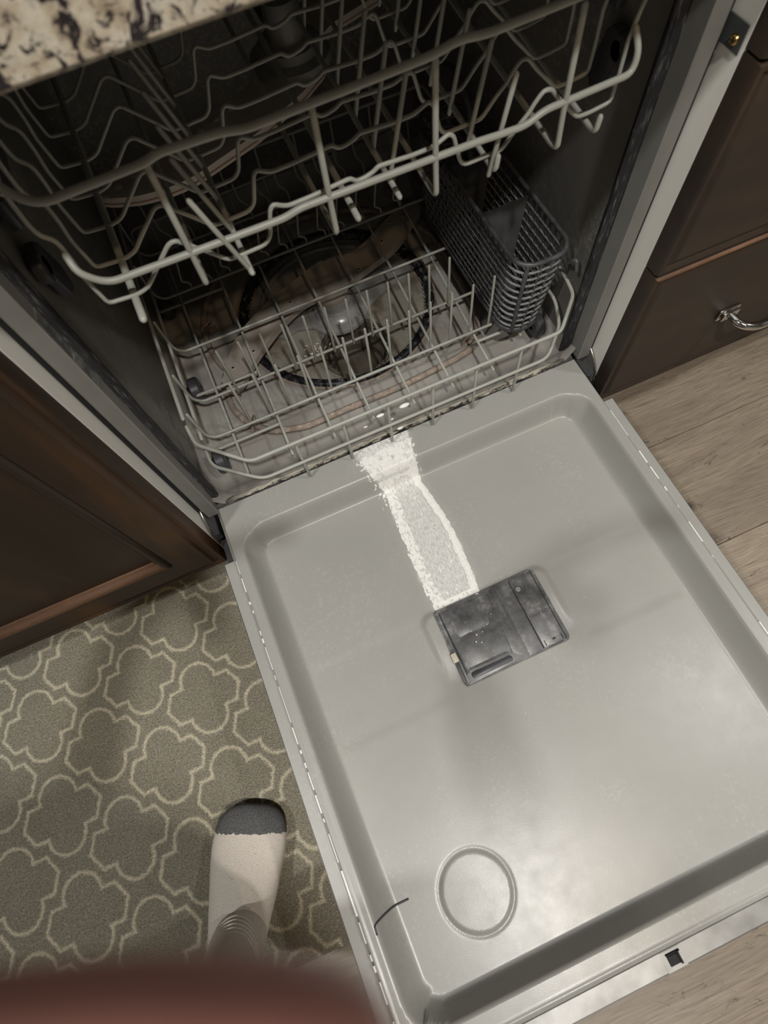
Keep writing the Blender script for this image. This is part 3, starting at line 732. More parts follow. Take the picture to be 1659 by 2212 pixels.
dx0, dx1, dy0, dy1 = -.2985, .2985, -.6845, -.0050
# NOTE the hinge corners of the outer flange are cut away
dob = grid_mesh('door_liner', dx0, dx1, dy0, dy1, NX, NY, H, M['door'], dw, skip=lambda x, y: abs(x) > .2830 and y > -.083)
dob['label'] = 'grey plastic inner door face with a shallow recess'
at = dob.data.attributes.new('film', 'FLOAT', 'POINT')
def on_plane(p):
    k = (CZ - .165) / (CZ - p.z); return CX + (p.x - CX) * k, CY + (p.y - CY) * k
def on_door(u, v):
    h = FZ if v < -.06 else .19
    for _ in range(6):
        k = (CZ - h) / (CZ - .165); X = CX + (u - CX) * k; Y = CY + (v - CY) * k; h = h * .4 + H(X, min(Y, -.0052)) * .6
    return X, min(Y, -.0052), h
at.data.foreach_set('value', [film(*on_plane(v.co)) for v in dob.data.vertices])
# outer steel shell under the liner
bm = bmesh.new(); add_box(bm, -.2995, .2995, -.6865, -.040, .1300, .1420)
for q in ((-.2995, -.2980, -.6865, -.085), (.2980, .2995, -.6865, -.085), (-.2980, .2980, -.6865, -.6850)): add_box(bm, *q, .1425, .1822)
ds = bm_obj('door_shell', bm, M['dark'], dw)
ds['label'] = 'black outer door panel seen as a thin edge'
bm = bmesh.new(); add_box(bm, -.297, .297, -.684, -.010, .1270, .1295); bm_obj('door_front_sheet', bm, M['steel'], dw)
for s in (-1, 1):
    box('hinge_channel', *sorted((s * .2835, s * .2860)), -.083, -.006, .155, .1800, M['steel_dull'], dw); box('channel_floor', *sorted((s * .286, s * .2975)), -.085, -.038, .1572, .1620, M['dark'], dw)
    # sealant line along the side rims
    bm = bmesh.new(); y = -.088
    while y > -.655:
        ln = random.choice([.006, .02, .045, .03, .004]); w = random.uniform(.0003, .0010)
        if random.random() < (.9 if s < 0 else .55):
            x = s * (.2812 + random.uniform(-.0003, .0003)); add_box(bm, x - w, x + w, max(y - ln, -.66), y, .1895, .1905 + w)
        y -= ln + random.uniform(.003, .015)
    tag(bm_obj('sealant_line', bm, M['residue'], dw), kind='stuff')
# metal strip at the far edge, latch
bm = bmesh.new(); add_box(bm, -.290, .290, -.6832, -.6650, .1872, .1889, .0006, 1); o = bm_obj('edge_strip', bm, m_plain('patchy_steel', (.25, .25, .245), .38, .3, var=.25, scale=35), dw); o['label'] = 'shiny metal strip along the free edge of the door'
bm = bmesh.new(); add_box(bm, -.0100, .0120, -.6835, -.6660, .1890, .1893); bm_obj('latch_plate', bm, o.data.materials[0], dw)
bm = bmesh.new(); add_box(bm, -.0050, .0075, -.6795, -.6705, .1889, .1900, .0006, 1); add_box(bm, -.0055, .0100, -.6700, -.6686, .1889, .1915, .0004, 1); add_box(bm, .0060, .0082, -.6800, -.6690, .1889, .1925, .0004, 1)
bm_obj('door_latch', bm, M['black'], dw)['label'] = 'small black latch at the far edge of the door'
# round mark line at lower left of the recess
tube('moulded_line', [(X, -.5345, H(X, -.5345) + .0006) for X in (-.2300, -.2400, -.2450, -.2490, -.2530, -.2570, -.2610, -.2640, -.2675)] + [(-.2680, -.5430, .1904)], .0011, M['dark'], dw, seg=6, fr=.004)['label'] = 'dark scuffed line at the recess edge'
# --- dispenser
BEFORE = set(bpy.data.objects)
def dq(name, quad, z0, z1, mat, bev=.0008, label=None, seg=2):
    bm = bmesh.new(); add_prism(bm, quad, z0, z1, bev, seg); o = bm_obj(name, bm, mat, dw, smooth=True, angle=0.6)
    if label: o['label'] = label
    return o
ZD = H(0.02, -.31)
def rr(x0, x1, y0, y1, r, z0, z1, name, mat, label=None, bev=.0008): return dq(name, rrect(x0, x1, y0, y1, r, 5), z0, z1, mat, bev, label)
rr(-.0700, .0760, -.3565, -.2560, .006, .158, .1705, 'dispenser_body', M['disp'], 'black detergent dispenser block dusted with residue', .0018)
rr(-.0605, .0005, -.3430, -.2625, .002, .170, .1725, 'detergent_lid', M['disp'], 'flat sliding detergent lid', .0006)
rr(-.0535, -.0070, -.3000, -.2725, .005, .172, .1734, 'lid_pad', M['disp'], None, .0008)
rr(-.0590, -.0040, -.3430, -.3385, .001, .172, .1738, 'lid_grip_bar', M['disp'], None, .0006)
rr(-.0575, -.0020, -.3515, -.3440, .003, .170, .1722, 'lid_catch', M['dark'])
rr(.0185, .0470, -.3550, -.2585, .001, .1703, .1712, 'centre_panel', M['disp'])
rr(.0395, .0700, -.3540, -.2600, .0015, .1705, .1722, 'rinse_aid_cap', M['disp'], 'rinse aid cap plate with engraved words', .0006)
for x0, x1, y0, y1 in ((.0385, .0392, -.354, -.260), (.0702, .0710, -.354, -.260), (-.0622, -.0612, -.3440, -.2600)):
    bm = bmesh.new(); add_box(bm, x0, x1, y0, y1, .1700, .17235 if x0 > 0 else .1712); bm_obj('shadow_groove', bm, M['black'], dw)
for x0, x1, y0, y1 in ((.0430, .0440, -.3530, -.3455), (.0660, .0670, -.3530, -.3455), (.0540, .0580, -.3490, -.3470)):
    bm = bmesh.new(); add_box(bm, x0, x1, y0, y1, .1715, .17235); bm_obj('cap_slot', bm, M['black'], dw)
rr(.0455, .0655, -.3565, -.3530, .001, .170, .1716, 'cap_tab', M['dark'])
bm = bmesh.new(); add_lathe(bm, [(.0050, .1720), (.0048, .1730), (.0040, .1730), (.0038, .1724)], .0455, -.2745, 28); bm_obj('indicator_ring', bm, M['dark'], dw, smooth=True, angle=0.5)
bm = bmesh.new(); add_lathe(bm, [(.0036, .1722), (.0034, .1727)], .0455, -.2745, 20); bm_obj('indicator_window', bm, M['clear'], dw)
bm = bmesh.new(); add_box(bm, -.0665, -.0625, -.3540, -.2620, .1700, .1722, .0010, 2); bm_obj('side_rail', bm, M['disp'], dw, smooth=True, angle=.6)
bm = bmesh.new(); add_box(bm, -.0715, -.0640, -.3255, -.3135, .1690, .1738, .0010, 2); bm_obj('release_tab', bm, m_plain('ivory_plastic', (.66, .60, .47), .5), dw, smooth=True, angle=.6)['label'] = 'small ivory release tab'
# smooth raised gap wedge between lid and centre
dq('body_ridge', [(.0008, -.343), (.0170, -.355), (.0170, -.260), (.0060, -.262), (.0045, -.300)], .1700, .1711, M['disp'])
def text_mesh(body, size, loc, rotz, depth, mat, parent, name):
    cu = bpy.data.curves.new('txt', 'FONT'); cu.body = body; cu.size = size; cu.extrude = depth; cu.align_x = 'CENTER'; cu.align_y = 'CENTER'
    to = bpy.data.objects.new('txt', cu); COL.objects.link(to); bpy.context.view_layer.update()
    me = bpy.data.meshes.new_from_object(to.evaluated_get(bpy.context.evaluated_depsgraph_get())); bpy.data.objects.remove(to)
    me.materials.clear(); me.materials.append(mat); o = bpy.data.objects.new(name, me); COL.objects.link(o); o.location = loc; o.rotation_euler = (0, 0, rotz); o.parent = parent
    return o
text_mesh('RINSE AID', .0058, (.0548, -.3135, .17225), 0.03, .00018, M['dark'], dw, 'engraved_words')['label'] = 'raised words RINSE AID'
for o in set(bpy.data.objects) - BEFORE:
    if o.location.length > 0: o.location = (CX + (o.location.x - CX) * KS, CY + (o.location.y - CY) * KS, o.location.z - (.165 - FZ)); continue
    for v in o.data.vertices: v.co = (CX + (v.co.x - CX) * KS, CY + (v.co.y - CY) * KS, v.co.z - (.165 - FZ))
# --- dried detergent crust, ragged sheets and one thick white line
def crust():
    vs, fs = [], []; idx = {}
    s = .00095
    x = -.078
    nx, ny = int(.094 / s), int(.255 / s)
    def keep(x, y):
        l, r = streak_bounds(y); n = pnoise(Vector((x * 300, y * 190, 4.0))) + .5 * pnoise(Vector((x * 700, y * 500, 1.0)))
        big = pnoise(Vector((x * 110, y * 90, 9.0)))
        top = sst(-.085, -.045, y)
        # left ragged band
        dl = x - l + .0045 * pnoise(Vector((y * 55, x * 30, 7))) * (1 + top)
        band = (-.002 < dl < .013) and (n + .35 * (1 - abs(dl - .004) / .010) > -.02 + .12 * (y < -.19))
        if -.014 < dl <= -.002 and y > -.10: band = n + big * .5 > .32 + .05 * abs(dl + .002) / .004
        inner = (dl > 0 and r - x > 0) and (n * .7 + big * .8 + top * .95 > .60)
        if top > .3 and (big + .3 * n) < -.36 and r - x > .004: return False
        dr = r - x + .0012 * pnoise(Vector((y * 130, 5, 0))); rb = -.0012 < dr < .0088 + .0035 * top + .003 * pnoise(Vector((y * 60, 2, 0)))
        if y > -.075 and -.006 < dr <= -.0012: rb = n > .25
        rb = rb and not (y > -.052 and n < -.25)
        end = y < -.247 and l - .001 < x < r and n > -.35
        return band or inner or rb or end
    def zt(x, y):
        l, r = streak_bounds(y); dr = r - x
        b = .0022 * math.exp(-((dr - .0040) / .0040) ** 2) * (y < -.03)
        return .0005 + b + .0004 * abs(pnoise(Vector((x * 500, y * 500, 0))))
    def vid(i, j):
        if (i, j) not in idx:
            X = -.078 + i * s + .0004 * pnoise(Vector((i * .9, j * .9, 0))); Y = -.0055 - j * s
            idx[(i, j)] = len(vs); A, B, h = on_door(X, Y); vs.append((A, B, h + zt(X, Y)))
        return idx[(i, j)]
    for j in range(ny):
        for i in range(nx):
            X = -.078 + (i + .5) * s; Y = -.0055 - (j + .5) * s
            if keep(X, Y): fs.append((vid(i, j + 1), vid(i + 1, j + 1), vid(i + 1, j), vid(i, j)))
    return mesh_obj('detergent_crust', vs, fs, M['residue'], dw, smooth=True)
c_ = crust(); c_['label'] = 'white crusted streak of dried detergent running from the dispenser to the hinge'; c_['kind'] = 'stuff'
bm = bmesh.new()
for x, y in ((-.030, -.305), (-.034, -.2985), (-.0215, -.3045), (-.0345, -.3125), (-.0285, -.316), (-.020, -.3305), (-.040, -.333), (-.058, -.338), (-.0015, -.2885), (-.012, -.2985)):
    w = random.uniform(.0005, .0014); bmesh.ops.create_icosphere(bm, subdivisions=1, radius=w, matrix=Matrix.Translation((CX + (x - CX) * KS, CY + (y - CY) * KS, .1736 - (.165 - FZ))))
tag(bm_obj('detergent_crumbs', bm, M['residue'], dw, smooth=True), kind='stuff')
bm = bmesh.new()
for x, y, z, w in ((-.0300, -.0175, .2770, .0048), (.0035, -.0185, .2785, .0062), (-.0050, -.0180, .2265, .0040), (-.040, .04, .166, .003), (.001, .035, .166, .003), (-.006, .02, .176, .003)):
    bmesh.ops.create_icosphere(bm, subdivisions=2, radius=w, matrix=Matrix.Translation((x, y, z)) @ Matrix.Diagonal((1.2, .5, .35, 1)))
tag(bm_obj('detergent_blobs', bm, M['residue'], dw, smooth=True), kind='stuff')
# upper rack guides on the side walls
for s in (-1, 1):
    x = s * .280
    bm = bmesh.new(); add_box(bm, min(x, x - s * .010), max(x, x - s * .010), .085, .56, .585, .612, .003, 2); bm_obj('rack_guide', bm, M['dark'], dw, smooth=True, angle=.6)
    bm = bmesh.new(); add_lathe(bm, [(.013, -.005), (.014, 0), (.013, .004), (.008, .005), (.004, .005)], 0, 0, 24)
    bmesh.ops.transform(bm, matrix=Matrix.Translation((x - s * .004, .072, .560)) @ Matrix.Rotation(-s * PI / 2, 4, 'Y'), verts=bm.verts); bm_obj('guide_roller', bm, M['dark'], dw, smooth=True, angle=.6)
    bm = bmesh.new(); add_prism(bm, rrect(-.030, .030, -.014, .014, .010), 0, .009, .003, 2)
    bmesh.ops.transform(bm, matrix=Matrix.Translation((x, .085, .545)) @ Matrix.Rotation(.35, 4, 'X') @ Matrix.Rotation(-s * PI / 2, 4, 'Y'), verts=bm.verts); bm_obj('guide_stop', bm, M['dark'], dw, smooth=True, angle=.6)

# ================================================================== LOWER RACK
lr = thing('lower_rack', 'lower grey coated wire plate rack with two rows of tines', 'rack')
Wm = M['wire']
def fan(x, y, k0=.02, k1=.12, y0=.085): return x + (y - y0) * (k0 + k1 * x)
ZB = .2195
XY = [.087, .1535, .2530, .3680, .4700]
YX = [-.2229, -.1545, -.0892, -.0276, .0356, .0979, .1627, .2250]
XL, XR = -.257, .262
ZT = .300
for i, y in enumerate(XY):
    left = [(fan(XL, y), y - .006, ZT - .002), (fan(XL, y), y - .002, .262), (fan(XL + .002, y), y, .232), (fan(XL + .012, y), y, ZB)]
    right = [(fan(XR - .012, y), y, ZB), (fan(XR - .002, y), y, .232), (fan(XR, y), y - .002, .262), (fan(XR, y), y - .006, ZT - .002)]
    if i in (0, 1): right = [(fan(.188, y), y, ZB)]          # stops at the basket well
    tube('cross_wire', left + right, .0022, Wm, lr, fr=.012)
for k, x in enumerate(YX):
    if k == 7:
        pts = [(x, .060, .205), (fan(x, .50), .500, .205), (fan(x, .50), .512, .26)]
    else:
        pts = [(fan(x, .022), .022, .2060), (fan(x, .50), .500, .2155), (fan(x, .512), .514, .235), (fan(x, .512), .516, ZT)]
    tube('long_wire', pts, .0021, Wm, lr, fr=.010)
    if k < 7 and k not in (0,):
        xv = x + .010
        tube('front_upright', [(xv, -.0155, .196), (xv, -.0150, .2880)], .0021, Wm, lr)
# extra uprights between
# tines
def tine(pts, r=.0019):
    bm = bmesh.new(); add_tube(bm, pts, r, 7); return bm
b0 = bm_obj('tine', tine([(0, 0, -.003), (.0008, 0, .05), (.0005, 0, .094)]), Wm, lr, smooth=True); b0.location = (-.1917, .0885, ZB)
for k in range(1, 13): inst(b0, 'tine', lr, (-.1917 + .03132 * k, .0885, ZB))
b1 = bm_obj('tine', tine([(0, 0, -.003), (.0005, 0, .045), (0, 0, .088)]), Wm, lr, smooth=True); b1.location = (-.1925, .1498, ZB)
for k in range(1, 12): inst(b1, 'tine', lr, (-.1925 + .03105 * k, .1510, ZB))
kb = bm_obj('tine', tine(fillet([(0, 0, -.004), (-.0005, .001, .010), (-.010, .002, .014), (-.010, .002, .020), (-.003, .006, .052)], .005, 3)), Wm, lr, smooth=True); kb.location = (-.200, .371, ZB)
for k in range(1, 12): inst(kb, 'tine', lr, (-.200 + .0334 * k, .3715, ZB))
kb2 = bm_obj('tine', tine(fillet([(0, 0, -.004), (0, .001, .020), (-.012, .002, .034), (-.014, .004, .062)], .006, 3)), Wm, lr, smooth=True); kb2.location = (-.200, .471, ZB)
for k in range(1, 12): inst(kb2, 'tine', lr, (-.200 + .0345 * k, .4715, ZB))
# perimeter rails
yf = -.0180
tube('top_rail', [(-.262, .062, .3005), (-.2615, .052, .2960), (-.2590, .035, .2960), (-.2030, yf, .2960), (.2260, yf, .2960), (.2695, .026, .2985), (.2740, .058, .3010), (.2740, .512, .3010), (-.2620, .512, .3000), (-.2640, .30, .3000), (-.2630, .075, .3005)], .0026, Wm, lr, fr=.009)
tube('mid_rail', [(-.2600, .058, .2450), (-.2590, .030, .2440), (-.2015, yf + .001, .2420), (.2180, yf + .001, .2450), (.2570, .020, .2500), (.2680, .055, .2600), (.2680, .505, .2600), (-.2585, .505, .2480), (-.2600, .075, .2460)], .0025, Wm, lr, fr=.012)
tube('axle_wire', [(-.2620, .0765, .2060), (-.1560, .0768, .2060)], .0025, Wm, lr)
tube('axle_wire', [(-.2520, .1780, .2060), (-.1570, .1777, .2060)], .0025, Wm, lr)
tube('axle_wire', [(.1620, .0775, .2060), (.2620, .0765, .2060)], .0025, Wm, lr)
tube('axle_wire', [(-.2620, .3600, .2060), (-.1560, .3600, .2060)], .0025, Wm, lr)
def wheel(x, y, z, s, r=.0185):
    bm = bmesh.new(); add_lathe(bm, [(.004, -.011), (r * .82, -.010), (r, -.007), (r, .004), (r * .88, .006), (r * .80, .004), (r * .45, .005), (r * .40, .010), (.003, .011)], 0, 0, 28)
    bmesh.ops.transform(bm, matrix=Matrix.Translation((x, y, z)) @ Matrix.Rotation(s * PI / 2, 4, 'Y'), verts=bm.verts)
    w = bm_obj('wheel', bm, M['dark'], lr, smooth=True, angle=.5)
    for k in range(4):
        bm = bmesh.new(); add_box(bm, -.0012, .0012, -.0145 * 1, .0145, -.0005, .0065, .0004, 1)
        bmesh.ops.transform(bm, matrix=Matrix.Translation((x, y, z)) @ Matrix.Rotation(s * PI / 2, 4, 'Y') @ Matrix.Rotation(k * PI / 4, 4, 'Z') @ Matrix.Translation((0, 0, 0)), verts=bm.verts)
        bm_obj('spoke', bm, M['clear'], w)
for y in (.066, .2050, .385): wheel(-.2560, y, .1925 if y < .1 else .188, -1)
for y in (.075, .385): wheel(.2640, y, .1900, 1)

# ================================================================== CUTLERY BASKET
cb = thing('cutlery_basket', 'tall dark grey latticed cutlery basket at the right side of the lower rack', 'basket')
def bsec(z):
    t = (z - .222) / (.362 - .222)
    return (.1945 - .0045 * t, .2540 + .0100 * t, .0560 - .0140 * t, .345 + .015 * t)
def bpath(z, inset=0, n=7):
    x0, x1, y0, y1 = bsec(z); return [(x, y, z) for x, y in rrect(x0 + inset, x1 - inset, y0 + inset, y1 - inset, .026, n)]
Dk = m_plain('basket_plastic', (.075, .075, .08), .42, var=.4, scale=90, bump=.3)
Dsl = m_plain('dusty_lit_basket_plastic', (.20, .20, .205), .5, var=.35, scale=120, bump=.3)  # paler copy for the slats: dust plus front light put into the colour
tube('rim', bpath(.362), .0030, Dk, cb, closed=True, flat=1.0, seg=8)
x0, x1, y0, y1 = bsec(.2225)
bm = bmesh.new(); add_prism(bm, rrect(x0, x1, y0, y1, .026, 7), .2205, .2235, .0005, 1); bm_obj('base_plate', bm, Dk, cb)
tube('bottom_band', bpath(.2265), .0028, Dk, cb, closed=True, flat=1.6, seg=8)
for k in range(10):
    z = .2370 + k * .0122; tube('slat', bpath(z), .0018, Dsl, cb, closed=True, seg=6)
def rib(pa, w=.0016, name='rib'):
    return tube(name, pa, w, Dk, cb, seg=5)
N = 0
per = bpath(.2265, n=4)
for f in (0.0, .35, .65, 1.0):                                   # front end ribs
    for side in (0,):
        x0, x1, y0, y1 = bsec(.2265); X0, X1, Y0, Y1 = bsec(.362)
        xa = x0 + .012 + f * (x1 - x0 - .024); xb = X0 + .012 + f * (X1 - X0 - .024)
        ya = .0035 if f in (0.0, 1.0) else 0.0
        rib([(xa, y0 + ya, .2265), (xb, Y0 + ya, .361)], .0030 if f == 0.0 else .0016)
        rib([(xa, y1 - ya, .2265), (xb, Y1 - ya, .361)])
ny = 18
for side in (0, 1):
    for k in range(ny + 1):
        x0, x1, y0, y1 = bsec(.2265); X0, X1, Y0, Y1 = bsec(.362)
        a = y0 + .028 + (y1 - y0 - .056) * k / ny; b = Y0 + .028 + (Y1 - Y0 - .056) * k / ny
        rib([((x0, x1)[side], a, .2265), ((X0, X1)[side], b, .361)], .0013)
    bm = bmesh.new()
    for k in range(-6, 26):                                       # diagonal lattice on the long sides
        for sg in (1, -1):
            pts = []
            for q in range(11):
                t = q / 10; z = .2265 + t * .1345; xx = bsec(z)[side]; yy = .08 + k * .0135 + sg * t * .075 + (0 if sg > 0 else .075)
                if .070 < yy < .335: pts.append((xx, yy, z))
            if len(pts) > 2: add_tube(bm, pts, .0010, 4)
    tag(bm_obj('side_lattice', bm, Dk, cb), kind='stuff')
for yy in (.1525, .2500):
    X0, X1, Y0, Y1 = bsec(.358); x0, x1, y0, y1 = bsec(.24)
    bm = bmesh.new(); q = [(X0 + .003, .358), (X1 - .003, .358), (x1 - .003, .250), (x1 - .018, .224), (x0 + .003, .224)]
    a = [bm.verts.new((x, yy - .0009, z)) for x, z in q]; b = [bm.verts.new((x, yy + .0009, z)) for x, z in q]
    bm.faces.new(a); bm.faces.new(b)
    for i in range(len(q)): j = (i + 1) % len(q); bm.faces.new((a[i], a[j], b[j], b[i]))
    bm_obj('divider', bm, m_plain('divider_plastic', (.085, .087, .09), .45, var=.2, scale=50), cb)['label'] = 'solid dark divider plate'
# carrying handle arching over the back of the basket
tube('handle', [(.227, .250, .358), (.227, .250, .400), (.227, .268, .430), (.227, .315, .440), (.227, .350, .425), (.227, .358, .362)], .0050, Dk, cb, fr=.03)
tube('hanging_hook', [(.2660, .0480, .335), (.2705, .0400, .345), (.2705, .0350, .330)], .0028, Dk, cb, fr=.006)

# ================================================================== UPPER RACK
ur = thing('upper_rack', 'upper grey coated wire cup rack with wavy cross wires, just below the worktop', 'rack')
def ufan(x, y): return x + (y - .02) * (.03 + .27 * x)
PX = [(-.2470, .658), (-.2475, .640), (-.2475, .629), (-.2455, .6200), (-.2400, .6150), (-.2385, .6100), (-.2380, .5950), (-.2390, .5780), (-.2355, .5480), (-.2105, .5460), (-.2000, .5490), (-.1820, .5663), (-.1685, .5790), (-.1620, .5800),
      (-.1577, .5755), (-.1427, .5600), (-.1295, .5455), (-.1200, .5452), (-.0957, .5465), (-.0895, .5520), (-.0830, .5757), (-.0794, .5790), (-.0685, .5730), (-.0489, .5735), (-.0193, .5758), (-.0118, .5762), (-.0080, .5718), (-.0008, .5718), (.0086, .5746), (.0124, .5775),
      (.0438, .5758), (.0627, .5762), (.0765, .5822), (.0806, .5790), (.0875, .5548), (.0925, .5492), (.1129, .5498), (.1279, .5498), (.1425, .5663), (.1506, .5735), (.1549, .5801), (.1623, .5882), (.1694, .5873), (.1776, .5775),
      (.2022, .5532), (.2152, .5532), (.2345, .5560), (.2357, .5753), (.2356, .6046), (.2366, .6080), (.2393, .6233), (.2445, .640), (.2450, .657)]
UY = [.020, .0645, .1105, .1580, .2065, .2565, .3070, .3600, .4120, .4640]
for i, y in enumerate(UY):
    pts = [(ufan(x, y), y, z) for x, z in PX]
    tube('wavy_cross_wire', pts, .0019, Wm, ur, fr=.004, fn=2, seg=7)
UYF = .0050
ZY = .5450
def ubar(x, hook=None, r=.0025, name='long_bar', yend=.012):
    pts = [(ufan(x, .49), .49, .58), (ufan(x, .485), .485, ZY), (x, yend, ZY - .001)]
    if hook == 'up': pts += [(x, UYF - .0020, ZY + .001), (x, UYF, ZY + .030), (x - .0005, UYF, .650)]
    if hook == 'nib': pts += [(x, UYF, ZY + .001), (x + .002, UYF + .001, ZY + .012)]
    tube(name, pts, r, Wm, ur, fr=.008, fn=5)
ubar(-.2135, None, .0034, yend=-.006); ubar(-.1545, 'up', .0026); ubar(-.1160, None, .0025, yend=-.002); ubar(-.0362, 'up', .0026); ubar(-.0128, None, .0030); ubar(.0290, None, .0026, yend=.018)
ubar(.0572, 'up', .0026); ubar(.1150, 'nib', .0025); ubar(.1745, 'up', .0026); ubar(.2140, 'nib', .0026)
# rails
tube('front_rail_low', [(-.2390, .0180, .6020), (-.2375, .0080, .5930), (-.2230, UYF, .5780), (-.168, UYF, .577), (-.075, UYF, .576), (-.062, UYF, .5795), (.098, UYF, .578), (.112, UYF, .577), (.140, UYF, .576), (.155, UYF, .583), (.2350, UYF, .5860), (.2390, .0080, .5990), (.2375, .0180, .6120)], .0029, Wm, ur, fr=.010, fn=4)
tube('front_rail_top', [(-.262, .40, .690), (-.262, .10, .6900), (-.2600, .0250, .6800), (-.2330, UYF, .6500), (-.155, UYF, .6520), (-.145, UYF, .6550), (-.10, UYF, .6535), (-.085, UYF, .6500), (.055, UYF, .6530), (.075, UYF, .6570), (.095, UYF, .6540), (.1634, UYF, .6560), (.2350, UYF, .6600), (.2600, .0250, .6800), (.262, .10, .690), (.262, .40, .690)], .0031, Wm, ur, fr=.014, fn=5)
for s in (-1, 1):
    tube('side_rail', [(s * .2480, .018, .657), (s * .2560 , .25, .657), (s * .262, .48, .657)], .0025, Wm, ur)
# right-hand tine rows, leaning to the right
def urow(xb, bases, tips, name='tine'):
    for (yb, (tx, tz)) in zip(bases, tips):
        tube(name, [(ufan(xb, yb), yb - .003, ZY - .006), (ufan(xb, yb) + tx, yb - .001, ZY + tz)], .0022, Wm, ur)
ROW1 = [.013, .059, .104, .152, .200, .250, .300]
ROW2 = [.049, .0915, .140, .1936, .245, .2995, .35]
UROW1T, UROW2T, UROWLT = (.0172, .0700), (.0210, .0755), (-.0243, .0720)
urow(.1120, ROW1, [UROW1T] * 7)
urow(.0300, ROW2, [UROW2T] * 7)
LEFTB = [.0059, .0550, .0966, .1434, .1918, .2410, .291]
urow(-.1150, LEFTB, [UROWLT] * 7)

# upper spray arm under the rack
ua = thing('upper_spray_arm', 'tan upper spray arm hanging from its hub under the cup rack', 'spray arm')
half = [(-.2330, .2230), (-.2214, .2116), (-.1894, .1976), (-.1560, .1935), (-.1292, .1960), (-.0469, .2260), (.0200, .2640), (.0600, .2960)]
cxa, cya = .0230, .3300
upper = [(-.0100, .3200), (-.0519, .2950), (-.0750, .2876), (-.1557, .2600), (-.2000, .2450), (-.2290, .2350)]
poly = half + [(2 * cxa - x, 2 * cya - y) for x, y in half[:1]][:0]
oth = [(2 * cxa - x, 2 * cya - y) for x, y in (half + upper)]
poly = half + [(min(x, .262), y) for x, y in oth[8:]] + [(min(x, .262), y) for x, y in oth[:8]] + upper
# order by angle round the hub keeps the outline simple
poly = half + [(min(x, .262), y) for x, y in oth[8:]] + [(min(x, .262), y) for x, y in oth[:8]] + upper
poly = [(p.x, p.y) for p in fillet([(x, y, 0) for x, y in poly], .010, 2, closed=True)]
bm = bmesh.new(); add_prism(bm, poly, .492, .503, .003, 2); bm_obj('arm_body', bm, M['arm_up'], ua, smooth=True, angle=.6)
bm = bmesh.new(); add_tube(bm, [(x, y, .4955) for x, y in poly], .0011, 5, closed=True); bm_obj('edge_bead', bm, m_plain('pink_scale', (.52, .36, .28), .6), ua, smooth=True)
bm = bmesh.new(); add_lathe(bm, [(.048, .503), (.046, .510), (.036, .514), (.034, .522), (.024, .524), (.0205, .526), (.0200, .560), (.0190, .562)], cxa + .004, cya - .004, 40); bm_obj('hub', bm, M['clear'], ua, smooth=True, angle=.5)
for k in range(8):
    t = k / 8; hx, hy = (-.205 + .165 * t, .222 + .065 * t)
    bm = bmesh.new(); add_lathe(bm, [(.0045, .5028), (.004, .5042), (.0022, .5042)], hx, hy, 14); bm_obj('nozzle', bm, M['arm_up'], ua, smooth=True)
tube('feed_tube', [(cxa + .004, cya, .520), (cxa + .004, .45, .520), (cxa + .004, .575, .520)], .013, M['dark'], ua, seg=12)

# ================================================================== RUG
bm = bmesh.new(); add_prism(bm, [(p.x, p.y) for p in fillet([(-1.65, .034, 0), (-1.65, -.560, 0), (.02, -.583, 0), (.02, .030, 0)], .01, 3, closed=True)], .0008, .0075, .0015, 2)
rg = bm_obj('rug', bm, M['rug']); tag(rg, 'taupe rug with cream quatrefoil trellis pattern under the left cabinet and door', 'rug')

# ================================================================== PERSON
pe = thing('person', 'person in a grey-toed white sock standing beside the open door, blurred fingertip in front', 'person')
def loft(name, secs, mat, parent, seg=28, cap=True):
    """secs: (centre, half-width, half-height, tilt) ; ring plane tilts about X"""
    bm = bmesh.new(); rings = []
    for (c, w, h, tilt, yaw) in secs:
        ring = []
        for k in range(seg):
            a = 2 * PI * k / seg; ca, sa = math.cos(a), math.sin(a)
            p = Vector((w * (abs(ca) ** .9) * (1 if ca >= 0 else -1), 0, h * (abs(sa) ** .9) * (1 if sa >= 0 else -1)))
            p = Matrix.Rotation(yaw, 3, 'Z') @ Matrix.Rotation(tilt, 3, 'X') @ p
            ring.append(bm.verts.new(Vector(c) + p))
        rings.append(ring)
    for a, b in zip(rings, rings[1:]):
        for k in range(seg): bm.faces.new((a[k], a[(k + 1) % seg], b[(k + 1) % seg], b[k]))
    if cap: bm.faces.new(rings[0]); bm.faces.new(rings[-1])
    o = bm_obj(name, bm, mat, parent, smooth=True); m = o.modifiers.new('s', 'SUBSURF'); m.levels = 1; m.render_levels = 2
    return o
yw = -.42
FOOT = [((-.4000, -.3720, .024), .016, .007, 0, yw), ((-.4020, -.3755, .025), .032, .013, 0, yw), ((-.4060, -.3830, .027), .0430, .0180, 0, yw), ((-.4110, -.3950, .030), .0490, .0220, 0, yw), ((-.4190, -.4120, .033), .0520, .0255, 0, yw),
        ((-.4290, -.4340, .037), .0500, .0300, .05, yw), ((-.4370, -.4560, .043), .0460, .0355, .12, yw + .03), ((-.4430, -.4750, .052), .0425, .0430, .25, yw + .06), ((-.4470, -.4920, .064), .0390, .0500, .45, -.30),
        ((-.4490, -.5060, .080), .0360, .0520, .75, -.26), ((-.4490, -.5160, .101), .0340, .0480, 1.05, -.22), ((-.4470, -.5220, .125), .0330, .0430, 1.35, -.2), ((-.4430, -.5280, .150), .0325, .0410, 1.5, -.2), ((-.4380, -.5340, .180), .0335, .0420, 1.57, -.2), ((-.4310, -.5420, .215), .036, .046, 1.57, -.2), ((-.424, -.551, .250), .040, .050, 1.57, -.2)]
so = loft('sock', FOOT, M['sock'], pe); so['label'] = 'white ankle sock with grey toe'
